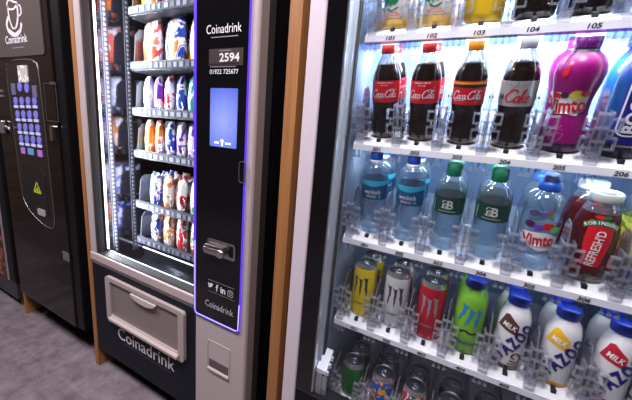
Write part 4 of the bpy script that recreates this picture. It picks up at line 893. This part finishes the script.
# lanes: (shelf, lane, maker(label, group), radius, front text, behind text, yaw, group)
def put(o, row, lane, r, depth, yaw):
    S = SH[row]; t = math.radians(S['tilt']); s_ = r/0.97+depth
    y = YTAB+0.0015+s_*math.cos(t) if t else YTAB+0.0015+s_; z = S['z']+(y-YTAB)*math.tan(t)+0.0006
    o.location = (LX[lane], y, z); o.rotation_mode = 'ZYX'; o.rotation_euler = (t, 0, math.radians(yaw))
Q = [
 (0, 0, make_juice, .036, 'orange juice bottle with green script on the top shelf above the leftmost cola', -12),
 (0, 1, make_juice, .036, 'orange juice bottle with green script on the top shelf, second from the left', -8),
 (0, 2, make_orange, .0385, 'bright yellow orange drink bottle on the top shelf above the orange capped cola', 0),
 (0, 3, lambda l, g: make_dark(l, g, blotch('dark_amber_label', [(0.02, 0.012, 0.01), (0.03, 0.02, 0.02), (0.75, 0.28, 0.02)], 30)), .0385, 'dark cola bottle with amber flecks on the top shelf above the silver labelled bottle', 0),
 (0, 4, lambda l, g: make_dark(l, g, blotch('dark_red_label', [(0.35, 0.01, 0.015), (0.02, 0.012, 0.01), (0.03, 0.02, 0.02)], 30)), .0385, 'dark cola bottle with red flecks on the top shelf above the magenta bottle', 0),
 (1, 0, lambda l, g: cola_bottle('bottle', l, 'bottle', g, plastic('red_cap', (0.62, 0.015, 0.015)), red, cola_letters), .0335, 'red capped cola bottle nearest the left wall of the drinks fridge', 8),
 (1, 1, lambda l, g: cola_bottle('bottle', l, 'bottle', g, plastic('red_cap', (0.62, 0.015, 0.015)), red, cola_letters), .0335, 'red capped cola bottle standing next to the orange capped cola', -4),
 (1, 2, lambda l, g: cola_bottle('bottle', l, 'bottle', g, plastic('orange_cap', (0.85, 0.33, 0.015)), red, lambda b: cola_letters(b, white, vanilla_extra)), .0335, 'orange capped cola bottle with an orange and black stripe on its red label', -2),
 (1, 3, lambda l, g: cola_bottle('bottle', l, 'bottle', g, plastic('silver_cap', (0.45, 0.49, 0.55)), mat('ink_silver', (0.46, 0.48, 0.50), 0.35, 0.4), diet_letters), .0335, 'diet cola bottle with a silver label and grey cap', -4),
 (1, 4, make_purple, .0385, 'magenta sleeved waisted bottle with a purple cap', -24),
 (1, 5, make_boost, .0352, 'wide blue sleeved energy drink bottle at the right edge', -6),
 (2, 0, make_water, .0335, 'blue labelled water bottle nearest the left wall of the drinks fridge', 6),
 (2, 1, make_water, .0335, 'blue labelled water bottle next to the green capped waters', 0),
 (2, 2, make_green, .034, 'green capped water bottle standing next to the blue labelled water', 0),
 (2, 3, make_green, .034, 'green capped water bottle standing next to the clear fruit drink', -3),
 (2, 4, make_clear_sport, .0375, 'clear fruit drink bottle with a blue sports cap and red lettering', -4),
 (2, 5, make_robin, .042, 'pear shaped red drink bottle with a wide ivory cap', -6),
 (2, 6, make_yellow, .0375, 'bottle with a yellow green label cut by the right edge of the photo', 0),
 (3, 0, lambda l, g: make_energy('yellow', (0.75, 0.58, 0.02), l, g), .033, 'tall yellow energy drink can with dark claw marks', -4),
 (3, 1, lambda l, g: make_energy('silver_white', (0.62, 0.63, 0.66), l, g), .033, 'tall silver white energy drink can with dark claw marks', 4),
 (3, 2, lambda l, g: make_energy('red', (0.48, 0.012, 0.03), l, g, dark=mat('claw_grey', (0.30, 0.30, 0.31), 0.35, 0.3)), .033, 'tall red energy drink can with grey claw marks', -4),
 (3, 3, make_green_energy, .0345, 'lime green bottle with blue claw marks and a blue cap', -4),
 (3, 4, lambda l, g: make_milk('chocolate', (0.085, 0.035, 0.022), l, g), .032, 'white milk bottle with a blue cap and brown chocolate trim', -2),
 (3, 5, lambda l, g: make_milk('banana', (0.80, 0.46, 0.015), l, g), .032, 'white milk bottle with a blue cap and yellow banana trim', -2),
 (3, 6, lambda l, g: make_milk('strawberry', (0.48, 0.012, 0.035), l, g), .032, 'white milk bottle with a blue cap and red strawberry trim', -2),
 (4, 0, lambda l, g: make_can('drink_can', l, g, .033, .115, mat('can_green', (0.008, 0.14, 0.03), 0.3, 0.2, coat=0.2)), .033, 'short green drink can on the bottom shelf', 10),
 (4, 1, lambda l, g: make_can('drink_can', l, g, .033, .115, can_orange_blue), .033, 'short blue and orange drink can on the bottom shelf', 30),
 (4, 2, lambda l, g: make_can('drink_can', l, g, .033, .115, can_colour), .033, 'short many coloured drink can on the bottom shelf', -20),
 (4, 3, lambda l, g: make_can('drink_can', l, g, .033, .115, mat('can_black', (0.015, 0.015, 0.02), 0.3, 0.3)), .033, 'short black drink can on the bottom shelf, left of the other black can', 40),
 (4, 4, lambda l, g: make_can('drink_can', l, g, .033, .115, mat('can_black', (0.015, 0.015, 0.02), 0.3, 0.3)), .033, 'short black drink can at the right end of the bottom shelf', 15),
]
rows_g = ['bottles on the top shelf', 'bottles on the second shelf', 'bottles on the third shelf', 'drinks on the fourth shelf', 'cans on the bottom shelf']
for row, lane, mk, r, txt, yaw in Q:
    o = mk('front '+txt, rows_g[row])
    o.scale = (1, 1, {(1,4): .945, (2,4): .95, (2,5): .945, (2,2): .935, (2,3): .935, (2,0): .945, (2,1): .945, (1,5): .93, (3,0): .95, (3,1): .95, (3,2): .95, (3,4): .96, (3,5): .96, (3,6): .96}.get((row, lane), .98 if row == 1 else 1)); put(o, row, lane, r, 0, yaw)
    b = dup(o, 'rear '+txt); put(b, row, lane, r, 2*r+0.002, yaw+25)

# ================================================================== SNACKS
def packet_mesh(w, h, d, seam=0.010, nx=8, nz=10):
    mb = MB(); vs = []
    for side in (-1, 1):
        for j in range(nz+1):
            for i in range(nx+1):
                u = i/nx*2-1; v = j/nz
                bulge = max(0, 1-u*u)**0.38*min(1, max(0, math.sin(PI*min(1, max(0, (v*h-seam)/(h-2*seam)))))**0.22 if seam < v*h < h-seam else 0)
                ww = w/2
                wr = 0.0012*math.sin(9*u+17*v)+0.0008*math.sin(23*u-11*v)
                vs.append((u*ww, side*(0.0006+d/2*bulge+(wr*bulge)), v*h))
    n = (nx+1)*(nz+1); fs = []
    for s_ in (0, 1):
        for j in range(nz):
            for i in range(nx):
                a = s_*n+j*(nx+1)+i; q = (a, a+1, a+nx+2, a+nx+1); fs.append(q if s_ == 0 else q[::-1])
    for j in range(nz):
        for i in (0, nx): a = j*(nx+1)+i; q = (a, a+nx+1, a+n+nx+1, a+n); fs.append(q if i == 0 else q[::-1])
    for i in range(nx):
        for j in (0, nz): a = j*(nx+1)+i; q = (a, a+n, a+n+1, a+1); fs.append(q if j == 0 else q[::-1])
    mb.add(vs, fs, 0, True); return mb
def make_packet(name, lab, cat, g, w, h, d, m, band_m=None):
    t = thing(name, lab, cat, group=g)
    p = packet_mesh(w, h, d).build('wrapper', m, t)
    mb = MB()
    for k in range(2):
        z0 = 0 if k == 0 else h-0.010
        n = int(w/0.004)
        for i in range(n): x = -w/2+0.002+i*0.004; mb.box(x, x+0.002, -0.0011, 0.0011, z0, z0+0.009)
    mb.build('crimp', band_m or m, t)
    return t
W = (0.80, 0.80, 0.83); OR = (0.80, 0.22, 0.03); RD = (0.55, 0.02, 0.03); PU = (0.13, 0.02, 0.42); BL = (0.02, 0.06, 0.45); YE = (0.80, 0.55, 0.05); TE = (0.03, 0.35, 0.30); BK = (0.03, 0.02, 0.03); GN = (0.06, 0.34, 0.06); PK = (0.7, 0.1, 0.25); BR = (0.08, 0.03, 0.02)
sn = [
 (0, [('red and orange crisp packet', [OR, RD, (0.8, 0.35, 0.1)], OR), ('dark crisp packet', [BK, BR, RD], BK), ('yellow crisp packet', [YE, W, OR], YE)]),
 (1, [('red and white crisp packet', [(0.75, 0.12, 0.06), W, (0.78, 0.25, 0.15)], RD), ('blue and white starburst crisp packet', [BL, W, BL, W, OR], BL), ('yellow crisp packet', [YE, W, OR], YE)]),
 (2, [('white and navy chocolate bar', [W, W, BL], BL), ('purple and yellow chocolate bar', [PU, W, YE], PU), ('white and red chocolate bar', [W, RD, W], RD), ('white and blue chocolate bar', [BL, W, PU], BL), ('teal and white chocolate bar', [TE, W, TE], TE), ('red chocolate bar', [RD, W, RD], RD)]),
 (3, [('orange chocolate bar', [OR, W, YE], OR), ('orange and pink chocolate bar', [OR, W, PK], OR), ('blue and white chocolate bar', [BL, W, BL], BL), ('white and purple chocolate bar', [W, PU, BK], PU), ('purple chocolate bar', [PU, W, PU], PU), ('green chocolate bar', [GN, YE, GN], GN)]),
 (4, [('white and blue biscuit pack', [W, BL, W], BL), ('orange biscuit pack', [W, OR, W], OR), ('white and red biscuit pack', [W, RD, BK], RD), ('white and green biscuit pack', [W, GN, W], GN)]),
 (5, [('navy and white biscuit pack', [BL, W, BL], BL), ('orange and white biscuit pack', [OR, W, OR], OR), ('red and white biscuit pack', [RD, W, BK], RD), ('green and red biscuit pack', [GN, W, RD], GN)]),
]
tn_ = ['on the top tray', 'on the second tray', 'on the third tray', 'on the fourth tray', 'on the fifth tray', 'on the bottom tray']
for t, items in sn:
    z = trays[t]-0.035+0.006
    for k, (nm, cols, cc) in enumerate(items):
        cx, r = lanes[t][k]
        if t < 2: w, h, d, nmo, cat, pitch, dep = 0.122, 0.190, 0.052, 'crisp_packet', 'crisps', 0.066, 2
        elif t < 4: w, h, d, nmo, cat, pitch, dep = 0.046, 0.160, 0.034, 'snack_bar', 'chocolate bar', 0.044, 3
        else: w, h, d, nmo, cat, pitch, dep = 0.060, 0.160, 0.040, 'biscuit_pack', 'biscuits', 0.044, 3
        m = blotch('wrapper_%d_%d' % (t, k), cols, 26 if t > 1 else 14, 0.28, seed=t*3.1+k*1.7)
        g = nmo.replace('_', ' ')+'s '+tn_[t]
        o = make_packet(nmo, 'front '+nm+' '+tn_[t]+' of the snack machine', cat, g, w, h, d, m, mat('crimp_%d_%d' % (t, k), cc, 0.3, coat=0.2))
        def place(ob, j):
            ob.location = (cx, YT+0.032+pitch*j, z); ob.rotation_mode = 'ZYX'; ob.rotation_euler = (math.radians(-3), 0, math.radians(random.uniform(-8, 8)+(-12 if t > 1 else -4)))
        place(o, 0)
        for j in range(1, dep):
            place(dup(o, ('second ' if j == 1 else 'third ')+nm+' back in its coil '+tn_[t]), j)

# ================================================================== LIGHT
def area(name, loc, rot, sx, sy, power, col=(1, 1, 1)):
    l = bpy.data.lights.new(name, 'AREA'); l.shape = 'RECTANGLE'; l.size = sx; l.size_y = sy; l.energy = power; l.color = col
    o = bpy.data.objects.new(name, l); C.objects.link(o); o.location = loc; o.rotation_euler = [math.radians(a) for a in rot]; return o
for lx, ly, pw in ((-1.6, -0.15, 46), (-0.1, -0.15, 46), (-3.3, -0.3, 26)):
    area('ceiling_lamp', (lx, ly, 2.66), (0, 0, 0), 0.5, 0.5, pw, (1.0, 0.89, 0.95))
# fridge tubes: along the top of the cabinet; fill lights added under the shelves
LW = (0.84, 0.91, 1.0)
area('fridge_tube_and_fill', (0.05, D+0.050, 1.742), (14, 0, 0), 0.62, 0.03, 19, LW)
area('fridge_tube_and_fill', (0.05, 1.05, 1.74), (0, 0, 0), 0.6, 0.05, 7.5, LW)
for zz, pw in ((SH[0]['z'], 2.6), (SH[1]['z'], 1.0), (SH[2]['z'], 0.22), (SH[3]['z'], 0.06)):
    area('shelf_fill_light', (0.05, YS+0.034, zz-0.033), (45, 0, 0), 0.62, 0.012, pw, LW)  # added fill behind the shelf lips to brighten the rows, weaker downwards
area('fridge_tube_and_fill', (0.05, 1.12, SH[0]['z']+0.07), (25, 0, 0), 0.6, 0.02, 2.6, LW)  # added fill low at the rear, whitens the back wall behind the colas
# snack machine: LED strip down the left jamb
area('snack_led_light', (-1.3655, D+0.046, 1.19), (0, -90, 35), 1.15, 0.003, 12, (0.88, 0.91, 1.0))
w = bpy.data.worlds.new('World'); SC.world = w; w.use_nodes = True
w.node_tree.nodes['Background'].inputs[0].default_value = (0.5, 0.5, 0.6, 1); w.node_tree.nodes['Background'].inputs[1].default_value = 0.05

# ================================================================== CAMERA
cd = bpy.data.cameras.new('camera'); cam = bpy.data.objects.new('camera', cd); C.objects.link(cam)
cd.sensor_width = 36; cd.sensor_fit = 'HORIZONTAL'; cd.lens = 36*306/632; cd.clip_start = 0.02
R = ((0.88226244, 0.17184981, -0.43827004), (0.46297898, -0.14820147, 0.87389175), (0.08522586, -0.97391168, -0.21031544))
M = Matrix(((R[0][0], -R[0][1], -R[0][2], 0), (R[1][0], -R[1][1], -R[1][2], 0), (R[2][0], -R[2][1], -R[2][2], H), (0, 0, 0, 1)))
cam.matrix_world = M; SC.camera = cam
SC.cycles.max_bounces = 10; SC.cycles.transparent_max_bounces = 24; SC.cycles.diffuse_bounces = 4; SC.cycles.glossy_bounces = 4
SC.cycles.use_denoising = True; SC.cycles.sample_clamp_indirect = 6; SC.cycles.caustics_reflective = False; SC.cycles.caustics_refractive = False
SC.view_settings.view_transform = 'Standard'; SC.view_settings.look = 'None'; SC.view_settings.gamma = 1; SC.view_settings.use_curve_mapping = False
SC.view_settings.exposure = 0.3
